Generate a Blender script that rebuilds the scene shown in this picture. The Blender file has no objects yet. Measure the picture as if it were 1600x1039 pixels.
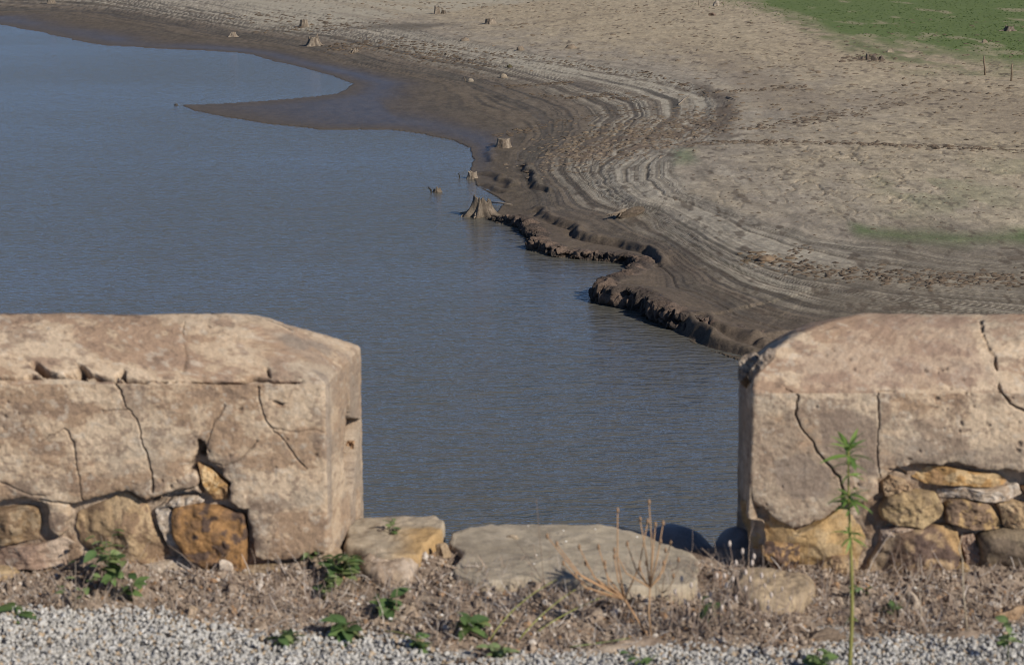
import bpy, math, random
import numpy as np
from mathutils import Vector, Matrix

# ------------------------------------------------------------------ scene, camera, light
S = bpy.context.scene
COL = S.collection
R = math.radians
PITCH = R(12.0)
CAM_Z = 1.7
F = 3111.0                     # focal length in units of a 1600 wide picture (70 mm)

cam = bpy.data.cameras.new('camera')
cam.sensor_width = 36.0
cam.lens = 36.0 * F / 1600.0
cam.clip_start = 0.1
cam.clip_end = 8000
cam.dof.use_dof = True
cam.dof.focus_distance = 45.0
cam.dof.aperture_fstop = 9.5
co = bpy.data.objects.new('camera', cam)
COL.objects.link(co)
co.location = (0, 0, CAM_Z)
co.rotation_euler = (math.pi / 2 - PITCH, 0, 0)
S.camera = co

SUN_EL, SUN_AZ = R(31), R(131)          # azimuth clockwise from +Y: from the right, behind the camera
w = bpy.data.worlds.new('World')
S.world = w
w.use_nodes = True
nt = w.node_tree
nt.nodes.clear()
sky = nt.nodes.new('ShaderNodeTexSky')
sky.sky_type = 'NISHITA'
sky.sun_disc = False
sky.sun_elevation = SUN_EL
sky.sun_rotation = SUN_AZ
sky.air_density = 0.5
sky.dust_density = 0.0
sky.altitude = 1500
sky.ozone_density = 3.5
bg = nt.nodes.new('ShaderNodeBackground')
bg.inputs['Strength'].default_value = 0.125
wo = nt.nodes.new('ShaderNodeOutputWorld')
nt.links.new(sky.outputs[0], bg.inputs[0])
nt.links.new(bg.outputs[0], wo.inputs[0])

sl = bpy.data.lights.new('sun', 'SUN')
sl.energy = 4.95
sl.angle = R(0.5)
sl.color = (1.0, 0.94, 0.84)
so = bpy.data.objects.new('sun', sl)
COL.objects.link(so)
sd_ = Vector((math.sin(SUN_AZ) * math.cos(SUN_EL), math.cos(SUN_AZ) * math.cos(SUN_EL), math.sin(SUN_EL)))
so.rotation_euler = sd_.to_track_quat('Z', 'Y').to_euler()
so.location = (20, -20, 30)

S.view_settings.view_transform = 'Standard'
S.view_settings.look = 'None'
S.view_settings.exposure = 0.0
S.view_settings.gamma = 1.0
S.view_settings.use_curve_mapping = False
S.cycles.filter_width = 1.05

rng = np.random.default_rng(11)
random.seed(5)

# ------------------------------------------------------------------ geometry of sight lines (used to survey positions)
cp, sp = math.cos(PITCH), math.sin(PITCH)


def ray(px, py):
    a, b = (px - 800.0) / F, (519.5 - py) / F
    return np.array([a, cp + b * sp, -sp + b * cp])


def at(px, py, z):
    d = ray(px, py)
    t = (z - CAM_Z) / d[2]
    return np.array([d[0] * t, d[1] * t, z])


def at_y(px, py, y):
    d = ray(px, py)
    t = y / d[1]
    return np.array([d[0] * t, y, CAM_Z + d[2] * t])


# ------------------------------------------------------------------ noise
def _h(a, b, c, seed):
    n = (a.astype(np.uint32) * np.uint32(374761393) + b.astype(np.uint32) * np.uint32(668265263)
         + c.astype(np.uint32) * np.uint32(2147483647 - 57) + np.uint32(seed * 974711 + 13))
    n = (n ^ (n >> np.uint32(13))) * np.uint32(1274126177)
    n = (n ^ (n >> np.uint32(16))) * np.uint32(2246822519)
    n = n ^ (n >> np.uint32(15))
    return n.astype(np.float32) / np.float32(4294967295.0)


def noise2(x, y, seed=0):
    x = np.asarray(x, np.float64); y = np.asarray(y, np.float64)
    ix = np.floor(x).astype(np.int64); iy = np.floor(y).astype(np.int64)
    fx = (x - ix).astype(np.float32); fy = (y - iy).astype(np.float32)
    ux = fx * fx * fx * (fx * (fx * 6 - 15) + 10); uy = fy * fy * fy * (fy * (fy * 6 - 15) + 10)
    z = np.zeros_like(ix)
    a = _h(ix, iy, z, seed); b = _h(ix + 1, iy, z, seed)
    c = _h(ix, iy + 1, z, seed); d = _h(ix + 1, iy + 1, z, seed)
    return (a + (b - a) * ux) * (1 - uy) + (c + (d - c) * ux) * uy


def noise3(x, y, z, seed=0):
    x = np.asarray(x, np.float64); y = np.asarray(y, np.float64); z = np.asarray(z, np.float64)
    ix = np.floor(x).astype(np.int64); iy = np.floor(y).astype(np.int64); iz = np.floor(z).astype(np.int64)
    fx = (x - ix).astype(np.float32); fy = (y - iy).astype(np.float32); fz = (z - iz).astype(np.float32)
    ux = fx * fx * (3 - 2 * fx); uy = fy * fy * (3 - 2 * fy); uz = fz * fz * (3 - 2 * fz)
    out = 0
    for k in (0, 1):
        a = _h(ix, iy, iz + k, seed); b = _h(ix + 1, iy, iz + k, seed)
        c = _h(ix, iy + 1, iz + k, seed); d = _h(ix + 1, iy + 1, iz + k, seed)
        v = (a + (b - a) * ux) * (1 - uy) + (c + (d - c) * ux) * uy
        out = out + v * (uz if k else (1 - uz))
    return out


def fbm2(x, y, oct=4, seed=0, gain=0.5):
    s = 0; a = 1; t = 0; f = 1.0
    for k in range(oct):
        s = s + a * noise2(x * f, y * f, seed + k * 7); t += a; a *= gain; f *= 2.03
    return s / t - 0.5


def fbm3(x, y, z, oct=4, seed=0, gain=0.5):
    s = 0; a = 1; t = 0; f = 1.0
    for k in range(oct):
        s = s + a * noise3(x * f, y * f, z * f, seed + k * 7); t += a; a *= gain; f *= 2.03
    return s / t - 0.5


def voro2(x, y, seed=0):
    ix = np.floor(x).astype(np.int64); iy = np.floor(y).astype(np.int64)
    f1 = np.full(np.shape(x), 9.0, np.float32); f2 = f1.copy()
    z = np.zeros_like(ix)
    for dx in (-1, 0, 1):
        for dy in (-1, 0, 1):
            cx = ix + dx + _h(ix + dx, iy + dy, z, seed); cy = iy + dy + _h(ix + dx, iy + dy, z + 1, seed)
            d = np.sqrt((cx - x) ** 2 + (cy - y) ** 2).astype(np.float32)
            nf1 = np.minimum(f1, d)
            f2 = np.minimum(f2, np.maximum(f1, d)); f1 = nf1
    return f1, f2


def sst(a, b, x):
    t = np.clip((x - a) / (b - a), 0, 1)
    return t * t * (3 - 2 * t)


def lerp(a, b, t):
    return a + (b - a) * t


def mixc(c, col, m):
    return c + (np.asarray(col, np.float32) - c) * np.clip(m, 0, 1)[..., None]


def seg_dist(P, line):
    """distance of the points P (N,k) to a polyline (M,k); also the length along it"""
    best = np.full(len(P), 1e9); along = np.zeros(len(P)); L = 0
    for a, b in zip(line[:-1], line[1:]):
        ab = b - a; l2 = (ab * ab).sum() + 1e-12
        t = np.clip(((P - a) @ ab) / l2, 0, 1)
        q = P - a - t[:, None] * ab
        d = (q * q).sum(1)
        m = d < best
        best = np.where(m, d, best); along = np.where(m, L + t * math.sqrt(l2), along)
        L += math.sqrt(l2)
    return np.sqrt(best), along


def in_poly(P, poly):
    x, y = P[:, 0], P[:, 1]
    r = np.zeros(len(P), bool)
    n = len(poly)
    for i in range(n):
        x1, y1 = poly[i]; x2, y2 = poly[(i + 1) % n]
        if y1 == y2:
            continue
        c = ((y1 > y) != (y2 > y)) & (x < (x2 - x1) * (y - y1) / (y2 - y1) + x1)
        r ^= c
    return r


# ------------------------------------------------------------------ object helpers
def tag(o, label=None, cat=None, group=None, kind=None):
    if label: o['label'] = label
    if cat: o['category'] = cat
    if group: o['group'] = group
    if kind: o['kind'] = kind
    return o


def empty(name, loc, label, cat, group=None):
    o = bpy.data.objects.new(name, None)
    o.empty_display_size = 0.1
    COL.objects.link(o)
    o.location = [float(v) for v in loc]
    return tag(o, label, cat, group)


def link(name, me, mat=None, parent=None):
    o = bpy.data.objects.new(name, me)
    COL.objects.link(o)
    if mat and not me.materials: me.materials.append(mat)
    if parent is not None:
        o.parent = parent
        o.matrix_parent_inverse = Matrix.Translation(-Vector(parent.location))
    return o


def mesh_np(name, V, Fc, col=None, mat=None, parent=None, smooth=True, extra=None):
    """mesh from numpy arrays; Fc (n,3) or (n,4)"""
    V = np.asarray(V, np.float32); Fc = np.asarray(Fc, np.int32)
    me = bpy.data.meshes.new(name)
    k = Fc.shape[1]
    me.vertices.add(len(V)); me.vertices.foreach_set('co', V.ravel())
    me.loops.add(Fc.size); me.loops.foreach_set('vertex_index', Fc.ravel())
    me.polygons.add(len(Fc))
    me.polygons.foreach_set('loop_start', np.arange(0, Fc.size, k, dtype=np.int32))
    me.polygons.foreach_set('loop_total', np.full(len(Fc), k, np.int32))
    me.polygons.foreach_set('use_smooth', np.full(len(Fc), smooth))
    if col is not None:
        a = me.attributes.new('Col', 'FLOAT_COLOR', 'POINT')
        c = np.ones((len(V), 4), np.float32); c[:, :3] = np.clip(col, 0.003, 1)
        a.data.foreach_set('color', c.ravel())
    for nme, arr in (extra or {}).items():
        a = me.attributes.new(nme, 'FLOAT', 'POINT')
        a.data.foreach_set('value', np.asarray(arr, np.float32).ravel())
    me.update(calc_edges=True)
    return link(name, me, mat, parent)


def sub_mesh(name, V, Fc, sel, col, mat, parent, smooth=True):
    f = Fc[sel]
    u, inv = np.unique(f, return_inverse=True)
    return mesh_np(name, V[u], inv.reshape(f.shape), col[u], mat, parent, smooth)


def grid_faces(nr, nc):
    i = np.arange(nr * nc).reshape(nr, nc)
    return np.stack([i[:-1, :-1], i[:-1, 1:], i[1:, 1:], i[1:, :-1]], -1).reshape(-1, 4)


class MB:
    """collects tubes, leaves and lumps with a colour each; one mesh object"""
    def __init__(s):
        s.V = []; s.F = []; s.C = []; s.n = 0

    def add(s, V, Fc, col):
        V = np.asarray(V, float); s.V.append(V)
        for f in Fc: s.F.append(tuple(int(i) + s.n for i in f))
        c = np.broadcast_to(np.asarray(col, float), (len(V), 3)); s.C.append(c); s.n += len(V)

    def tube(s, pts, rad, col, n=5, cap=True):
        pts = [np.asarray(p, float) for p in pts]
        m = len(pts)
        if np.isscalar(rad): rad = [rad] * m
        V = []; Fc = []
        prev = None
        for i, p in enumerate(pts):
            t = pts[min(i + 1, m - 1)] - pts[max(i - 1, 0)]
            t = t / (np.linalg.norm(t) + 1e-9)
            if prev is None:
                a = np.array([0, 0, 1.0]) if abs(t[2]) < 0.9 else np.array([1.0, 0, 0])
                u = np.cross(t, a)
            else:
                u = prev - t * (prev @ t)
            u = u / (np.linalg.norm(u) + 1e-9); prev = u
            v = np.cross(t, u)
            for k in range(n):
                q = 2 * math.pi * k / n
                V.append(p + rad[i] * (math.cos(q) * u + math.sin(q) * v))
        for i in range(m - 1):
            for k in range(n):
                a = i * n + k; b = i * n + (k + 1) % n
                Fc.append((a, b, b + n, a + n))
        if cap:
            Fc.append(tuple(range(n))[::-1]); Fc.append(tuple(range((m - 1) * n, m * n)))
        s.add(V, Fc, col)

    def build(s, name, mat, parent=None, smooth=True):
        me = bpy.data.meshes.new(name)
        V = np.concatenate(s.V); C = np.concatenate(s.C)
        me.from_pydata(V.tolist(), [], s.F)
        a = me.attributes.new('Col', 'FLOAT_COLOR', 'POINT')
        c = np.ones((len(V), 4), np.float32); c[:, :3] = C
        a.data.foreach_set('color', c.ravel())
        me.polygons.foreach_set('use_smooth', np.full(len(me.polygons), smooth))
        me.update()
        return link(name, me, mat, parent)


# icosahedron, for pebbles and clods
_g = (1 + 5 ** .5) / 2
ICO = np.array([(-1, _g, 0), (1, _g, 0), (-1, -_g, 0), (1, -_g, 0), (0, -1, _g), (0, 1, _g), (0, -1, -_g), (0, 1, -_g),
                (_g, 0, -1), (_g, 0, 1), (-_g, 0, -1), (-_g, 0, 1)], float)
ICO /= np.linalg.norm(ICO[0])
ICOF = np.array([(0, 11, 5), (0, 5, 1), (0, 1, 7), (0, 7, 10), (0, 10, 11), (1, 5, 9), (5, 11, 4), (11, 10, 2), (10, 7, 6), (7, 1, 8),
                 (3, 9, 4), (3, 4, 2), (3, 2, 6), (3, 6, 8), (3, 8, 9), (4, 9, 5), (2, 4, 11), (6, 2, 10), (8, 6, 7), (9, 8, 1)])


def rand_rot(n):
    q = rng.normal(size=(n, 4)); q /= np.linalg.norm(q, axis=1)[:, None]
    a, b, c, d = q.T
    return np.stack([np.stack([1 - 2 * (c * c + d * d), 2 * (b * c - a * d), 2 * (b * d + a * c)], -1),
                     np.stack([2 * (b * c + a * d), 1 - 2 * (b * b + d * d), 2 * (c * d - a * b)], -1),
                     np.stack([2 * (b * d - a * c), 2 * (c * d + a * b), 1 - 2 * (b * b + c * c)], -1)], 1)


def pebbles(P, size, col, aniso=(1, .8, .6), flat=None, jit=.22, rot=True):
    """N faceted lumps at P; returns V, F, C"""
    n = len(P)
    B = np.repeat(ICO[None], n, 0) * (1 + jit * rng.normal(size=(n, 12, 1)))
    an = np.array(aniso)[None] * (1 + .2 * rng.normal(size=(n, 3)))
    B = B * np.abs(an)[:, None, :]
    if rot: B = np.einsum('nij,nkj->nki', rand_rot(n), B)
    B = B * np.asarray(size)[:, None, None]
    if flat is not None: B = B * np.array(flat)
    V = (B + P[:, None, :]).reshape(-1, 3)
    Fc = (ICOF[None] + (np.arange(n) * 12)[:, None, None]).reshape(-1, 3)
    C = np.repeat(col, 12, 0)
    return V, Fc, C


# ------------------------------------------------------------------ materials
def mat_new(name):
    m = bpy.data.materials.new(name); m.use_nodes = True
    n = m.node_tree.nodes
    return m, m.node_tree, n['Principled BSDF']


def mat_attr(name, rough=0.9, n1=30, a1=0.5, n2=150, a2=0.4, bump=0.4, bdist=0.004, bscale=None, spec=0.3, wet=False, trans=None):
    """albedo from the mesh's own colours, broken up by two fine grains, with a fine relief"""
    m, t, b = mat_new(name)
    N = t.nodes.new; L = t.links.new
    at_ = N('ShaderNodeAttribute'); at_.attribute_name = 'Col'
    tc = N('ShaderNodeTexCoord')

    def grain(sc, amt, det=5):
        no = N('ShaderNodeTexNoise'); no.inputs['Scale'].default_value = sc; no.inputs['Detail'].default_value = det
        no.inputs['Roughness'].default_value = 0.65
        L(tc.outputs['Object'], no.inputs['Vector'])
        mr = N('ShaderNodeMapRange'); mr.inputs[1].default_value = .25; mr.inputs[2].default_value = .75
        mr.inputs[3].default_value = 1 - amt; mr.inputs[4].default_value = 1 + amt
        L(no.outputs['Fac'], mr.inputs[0])
        return no, mr
    g1, m1 = grain(n1, a1); g2, m2 = grain(n2, a2)
    mu = N('ShaderNodeMath'); mu.operation = 'MULTIPLY'
    L(m1.outputs[0], mu.inputs[0]); L(m2.outputs[0], mu.inputs[1])
    vm = N('ShaderNodeVectorMath'); vm.operation = 'SCALE'
    L(at_.outputs['Color'], vm.inputs[0]); L(mu.outputs[0], vm.inputs['Scale'])
    L(vm.outputs[0], b.inputs['Base Color'])
    b.inputs['Roughness'].default_value = rough
    b.inputs['Specular IOR Level'].default_value = spec
    if bump:
        bn = N('ShaderNodeBump'); bn.inputs['Strength'].default_value = bump; bn.inputs['Distance'].default_value = bdist
        if bscale:
            g3, _ = grain(bscale, .1, 8); L(g3.outputs['Fac'], bn.inputs['Height'])
        else:
            L(g2.outputs['Fac'], bn.inputs['Height'])
        L(bn.outputs[0], b.inputs['Normal'])
    if wet:
        aw = N('ShaderNodeAttribute'); aw.attribute_name = 'wet'
        mr = N('ShaderNodeMapRange'); mr.inputs[3].default_value = rough; mr.inputs[4].default_value = 0.38
        L(aw.outputs['Fac'], mr.inputs[0]); L(mr.outputs[0], b.inputs['Roughness'])
        ms = N('ShaderNodeMapRange'); ms.inputs[3].default_value = spec; ms.inputs[4].default_value = 0.5
        L(aw.outputs['Fac'], ms.inputs[0]); L(ms.outputs[0], b.inputs['Specular IOR Level'])
    if trans:
        tr = N('ShaderNodeBsdfTranslucent'); L(vm.outputs[0], tr.inputs[0])
        mx = N('ShaderNodeMixShader'); mx.inputs[0].default_value = trans
        L(b.outputs[0], mx.inputs[1]); L(tr.outputs[0], mx.inputs[2])
        L(mx.outputs[0], t.nodes['Material Output'].inputs[0])
    return m


M_LAND = mat_attr('lake_bed_mud', 0.95, 2.2, .22, 14, .35, .6, .05, 9.0, spec=.15, wet=True)
M_BANK = mat_attr('wet_bank_mud', 0.85, 5, .35, 20, .35, 1.0, .08, 8.0, spec=.25)
M_CLOD = mat_attr('dry_clods', 0.95, 5, .2, 30, .2, 0, spec=.1)
M_WOOD = mat_attr('weathered_wood', 0.95, 3, .3, 18, .35, .6, .03, 14, spec=.1)
M_PLAST = mat_attr('lime_plaster', 0.95, 40, .16, 170, .26, .55, .004, 190, spec=.1)
M_MORT = mat_attr('crumbly_mortar', 0.97, 60, .3, 260, .35, .9, .006, 130, spec=.1)
M_STONE = mat_attr('field_stone', 0.92, 30, .32, 150, .3, .9, .008, 80, spec=.15)
M_SLAB = mat_attr('worn_slab', 0.9, 22, .2, 140, .2, .5, .004, 90, spec=.2)
M_DARK = mat_attr('dark_slate', 0.7, 18, .2, 120, .2, .4, .004, 60, spec=.35)
M_GRAV = mat_attr('road_gravel', 0.9, 90, .2, 300, .2, 0, spec=.25)
M_SOIL = mat_attr('verge_soil', 0.97, 40, .35, 200, .35, .9, .006, 120, spec=.1)
M_DRY = mat_attr('dry_plant', 0.9, 60, .15, 300, .1, 0, spec=.2)
M_LEAF = mat_attr('green_leaf', 0.6, 60, .2, 200, .15, 0, spec=.35, trans=.3)

# water
M_WATER, t, b = mat_new('reservoir_water')
b.inputs['Base Color'].default_value = (0.105, 0.099, 0.082, 1)
b.inputs['Roughness'].default_value = 0.13
b.inputs['IOR'].default_value = 1.333
b.inputs['Specular IOR Level'].default_value = 0.5
N = t.nodes.new; L = t.links.new
tc = N('ShaderNodeTexCoord')


def wave(sx, sy, rz, det, rough=.5, dist=0.0):
    mp = N('ShaderNodeMapping'); mp.inputs['Scale'].default_value = (sx, sy, 1); mp.inputs['Rotation'].default_value = (0, 0, R(rz))
    L(tc.outputs['Object'], mp.inputs[0])
    no = N('ShaderNodeTexNoise'); no.inputs['Scale'].default_value = 1; no.inputs['Detail'].default_value = det
    no.inputs['Roughness'].default_value = rough; no.inputs['Distortion'].default_value = dist
    L(mp.outputs[0], no.inputs['Vector'])
    return no.outputs['Fac']


def madd(a, k, c=None):
    m = N('ShaderNodeMath'); m.operation = 'MULTIPLY_ADD'
    L(a, m.inputs[0]); m.inputs[1].default_value = k
    if c is None: m.inputs[2].default_value = 0
    else: L(c, m.inputs[2])
    return m.outputs[0]


h = madd(wave(1.5, 4.6, -9, 2, .55, .5), 1.0)
h = madd(wave(0.55, 1.3, 14, 1), .8, h)
h = madd(wave(2.6, 5.2, 20, 2, .6, .4), .45, h)
h = madd(wave(6, 13.0, -2, 2, .6), .25, h)
# gusts and calmer streaks change how rough the surface is
gust = wave(0.03, 0.09, 10, 3)
mr = N('ShaderNodeMapRange'); mr.inputs[1].default_value = .35; mr.inputs[2].default_value = .65
mr.inputs[3].default_value = .7; mr.inputs[4].default_value = 1.15
L(gust, mr.inputs[0])
bp = N('ShaderNodeBump'); bp.inputs['Distance'].default_value = 0.08
L(mr.outputs[0], bp.inputs['Strength']); L(h, bp.inputs['Height'])
L(bp.outputs[0], b.inputs['Normal'])

# ------------------------------------------------------------------ THE LAKE BED
WZ = -7.3
ZK = [WZ, -7.17, -6.99, -6.80, -6.62]


def wl(pts, z):
    return [at(x, y, z)[:2] for x, y in pts]


L0 = wl([(-400, 10), (-150, 24), (0, 40), (60, 50), (110, 62), (170, 72), (250, 77), (330, 80), (385, 85), (430, 97), (480, 108), (520, 118), (548, 132),
         (530, 146), (480, 153), (420, 158), (350, 162), (285, 165), (300, 173), (360, 185), (430, 195), (500, 203), (560, 201),
         (610, 203), (660, 210), (705, 220), (735, 232), (743, 250), (738, 270), (745, 290), (765, 305), (784, 318), (768, 336), (775, 347),
         (812, 354), (833, 374), (831, 390), (870, 401), (920, 406), (962, 411), (985, 415), (997, 420), (985, 435), (965, 450), (937, 460), (931, 473),
         (960, 478), (990, 483), (1015, 496), (1045, 513), (1072, 531), (1110, 550), (1150, 565), (1220, 588), (1320, 612), (1500, 645), (1800, 690)], WZ)
LA = wl([(-400, -10), (0, 16), (160, 18), (250, 32), (330, 50), (480, 75), (560, 100), (650, 115), (720, 127), (780, 150), (830, 170), (856, 190), (862, 203),
         (845, 218), (820, 240), (812, 262), (830, 292), (850, 330), (920, 360), (1000, 385), (1030, 420), (1065, 460), (1150, 492), (1250, 520), (1400, 545), (1800, 590)], ZK[1])
LB = wl([(-400, -30), (0, -6), (160, 4), (300, 28), (400, 43), (470, 50), (540, 58), (590, 70), (700, 92), (800, 112), (870, 130), (940, 148), (975, 165), (982, 182), (965, 200),
         (930, 230), (900, 250), (900, 270), (925, 300), (980, 332), (1020, 350), (1060, 380), (1120, 415), (1200, 448), (1300, 470), (1450, 488), (1800, 520)], ZK[2])
LC = wl([(-400, -42), (0, -20), (200, -6), (330, 10), (420, 30), (520, 42), (600, 54), (700, 78), (860, 103), (960, 120), (1050, 138), (1095, 155), (1100, 180),
         (1060, 212), (1000, 240), (955, 262), (962, 285), (1000, 315), (1045, 332), (1100, 358), (1170, 392), (1250, 417), (1330, 432), (1450, 446), (1800, 470)], ZK[3])
LD = wl([(-400, -55), (0, -34), (300, -10), (500, 18), (620, 40), (720, 64), (890, 93), (1000, 111), (1090, 132), (1135, 155), (1150, 180), (1130, 208), (1075, 232),
         (1050, 250), (1058, 275), (1085, 300), (1130, 325), (1200, 350), (1290, 372), (1400, 387), (1500, 397), (1800, 412)], ZK[4])
LINES = [np.array(l) for l in (L0, LA, LB, LC, LD)]


def closed(l):
    l = l.tolist()
    return np.array([[-4000, l[0][1] + 900]] + l + [[l[-1][0] + 40, l[-1][1] - 6], [4000, 20], [4000, 9000], [-4000, 9000]])


def sdist(P, l):
    ext = np.vstack([[[-4000, l[0][1] + 900]], l, [[l[-1][0] + 40, l[-1][1] - 6]], [[4000, 20]]])
    d, al = seg_dist(P, ext)
    return np.where(in_poly(P, closed(l)), d, -d), al


# grid: fan from the dam, dense where the camera can look
az = np.concatenate([np.linspace(-75, -17, 40)[:-1], np.linspace(-17, 17, 900), np.linspace(17, 75, 40)[1:]])
iv = np.concatenate([1 / np.linspace(28, 36, 80)[:-1], np.linspace(1 / 36, 1 / 260, 600), 1 / np.geomspace(270, 6000, 60)])
AZ, IV = np.meshgrid(np.tan(np.radians(az)), iv)
GY = 1 / IV; GX = AZ * GY
nr, nc = GX.shape
P = np.stack([GX.ravel(), GY.ravel()], 1)
# wander the lines a little so nothing is ruler-straight
wob = np.stack([fbm2(P[:, 0] * .35, P[:, 1] * .35, 4, 3), fbm2(P[:, 0] * .30, P[:, 1] * .30, 2, 31)], 1)
Pw = P + wob * np.array([0.5, 1.4])
Pc = P + wob * np.array([0.45, 1.0])
D = []
d0, al0 = sdist(Pc, LINES[0])
D.append(d0)
for l in LINES[1:]:
    D.append(sdist(Pw, l)[0])
u = np.where(D[0] < 0, np.maximum(D[0], -60) * .1, 0.0)
for k in range(4):
    m = (D[k] >= 0) & (D[k + 1] < 0)
    f = D[k] / (D[k] - D[k + 1] + 1e-6)
    u = np.where(m, k + f, u)
u = np.where(D[4] >= 0, 4 + D[4] * .05, u)
X, Y = P[:, 0], P[:, 1]
# strandlines: treads and little risers
nb = fbm2(X * .12, Y * .05, 3, 77)
v = u * 7.0 + nb * .9
fr = v - np.floor(v)
stepv = (np.floor(v) + sst(.72, 1.0, fr) - nb * .9) / 7.0
amt = .85 * sst(.25, .8, u) * (1 - sst(3.6, 4.3, u)) * np.clip(.55 + 1.6 * fbm2(X * .2, Y * .07, 3, 5), .1, 1)
us = lerp(u, stepv, amt)
z = np.interp(us, [0, 1, 2, 3, 4], ZK)
z = np.where(u < 0, WZ - .06 - 0.10 * np.minimum(-D[0], 16), z)
z = np.where(D[4] >= 0, ZK[4] + 1.7 * (1 - np.exp(-np.maximum(D[4], 0) / 70)) + 3.0 * sst(150, 1500, D[4]), z)
# the eroded bank: which stretch of the shore has it
PB = np.array([at(x, y, WZ)[:2] for x, y in [(765, 342), (812, 354), (833, 374), (831, 390), (870, 401), (920, 406), (962, 411), (985, 415), (997, 420), (985, 435),
                                           (965, 450), (937, 460), (931, 473), (960, 478), (990, 483), (1015, 496), (1045, 511), (1085, 520), (1130, 524), (1180, 530), (1230, 534)]])
db, alb = seg_dist(Pc, PB)
LB_len = np.linalg.norm(np.diff(PB, axis=0), axis=1).sum()
bank = np.exp(-(np.maximum(db - .3, 0) / 1.5) ** 2) * sst(-.1, .5, D[0])


def bank_h(t_):
    h_ = .17 + .19 * sst(.42, .60, t_ / LB_len) + .16 * fbm2(t_ * .9, t_ * 0, 3, 4)
    return h_ * sst(0, 1.2, t_) * sst(0, 3.0, LB_len - t_)


raise_ = bank_h(alb) * sst(.05, .45, D[0]) * (1 - sst(.4, 5.0, db))
z = np.maximum(z, WZ + .02) * (D[0] > 0) + z * (D[0] <= 0)
z = z + raise_ * (1 - .6 * sst(0, 1.0, u))
# general unevenness
vis = np.clip(60 / Y, .15, 1)
land = sst(-.3, .4, u)
z = z + land * (fbm2(X * .25, Y * .25, 4, 9) * .10 * sst(.2, 2, u) + fbm2(X * 2.2, Y * 1.3, 4, 10) * .022 * sst(.1, 1.2, u))
NOTCH_SHADE = np.zeros(len(P))
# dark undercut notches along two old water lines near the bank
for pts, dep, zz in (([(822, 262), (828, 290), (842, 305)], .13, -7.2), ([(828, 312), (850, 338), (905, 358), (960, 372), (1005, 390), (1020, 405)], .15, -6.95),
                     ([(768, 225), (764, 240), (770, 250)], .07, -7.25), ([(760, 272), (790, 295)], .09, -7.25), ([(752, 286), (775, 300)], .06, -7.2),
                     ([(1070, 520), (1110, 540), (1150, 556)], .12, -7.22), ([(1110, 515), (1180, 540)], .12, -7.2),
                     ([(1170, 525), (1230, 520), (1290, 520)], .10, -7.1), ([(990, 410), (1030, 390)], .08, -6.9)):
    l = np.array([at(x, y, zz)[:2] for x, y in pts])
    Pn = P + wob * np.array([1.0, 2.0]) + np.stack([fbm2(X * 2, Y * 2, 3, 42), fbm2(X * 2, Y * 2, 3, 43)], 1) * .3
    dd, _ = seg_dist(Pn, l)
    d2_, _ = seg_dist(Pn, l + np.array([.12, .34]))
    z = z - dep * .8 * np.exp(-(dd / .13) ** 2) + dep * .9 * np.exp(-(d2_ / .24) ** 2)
    NOTCH_SHADE = np.maximum(NOTCH_SHADE, np.exp(-(dd / .14) ** 2))
# shrinkage cracks on the dry flat
f1, f2 = voro2(X * 2.0 + fbm2(X * 2.2, Y * 1.2, 2, 60) * .9, Y * .62 + fbm2(X * 1.4, Y, 2, 61) * .7, 8)
crk = (1 - sst(.03, .12, f2 - f1)) * sst(.46, .66, noise2(X * 2.6, Y * .9, 62))
flat = sst(3.7, 4.4, u) * np.clip(.5 + 2.2 * fbm2(X * .12, Y * .08, 3, 21), .0, 1)
flat = np.clip(flat + .35 * sst(3.9, 4.5, u), 0, 1) * (1 - sst(70, 120, Y) * .6)
z = z - crk * flat * .04
# trampled, clotted crust
z = z + sst(3.2, 4.2, u) * (noise2(X * 4, Y * 2.2, 91) ** 3) * .012

# colours of the mud, plus painted shade in the cracks and notches
fine = fbm2(X * 1.1, Y * .45, 5, 14)
big = fbm2(X * .07, Y * .045, 4, 15)
band = fbm2(u * 9 + nb * 1.5, X * .06 + Y * .02, 4, 16, .6)
band2 = fbm2(u * 26 + nb * 3, X * .12 + Y * .03, 3, 17, .6)
C = np.zeros((len(P), 3), np.float32); C[:] = (.115, .089, .062)
C = mixc(C, (.165, .130, .094), sst(.5, 1.3, u + .5 * band))
C = mixc(C, (.225, .185, .138), sst(1.7, 2.9, u + .6 * fine))
C = mixc(C, (.300, .252, .192), sst(2.9, 3.8, u + .5 * fine))
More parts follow.
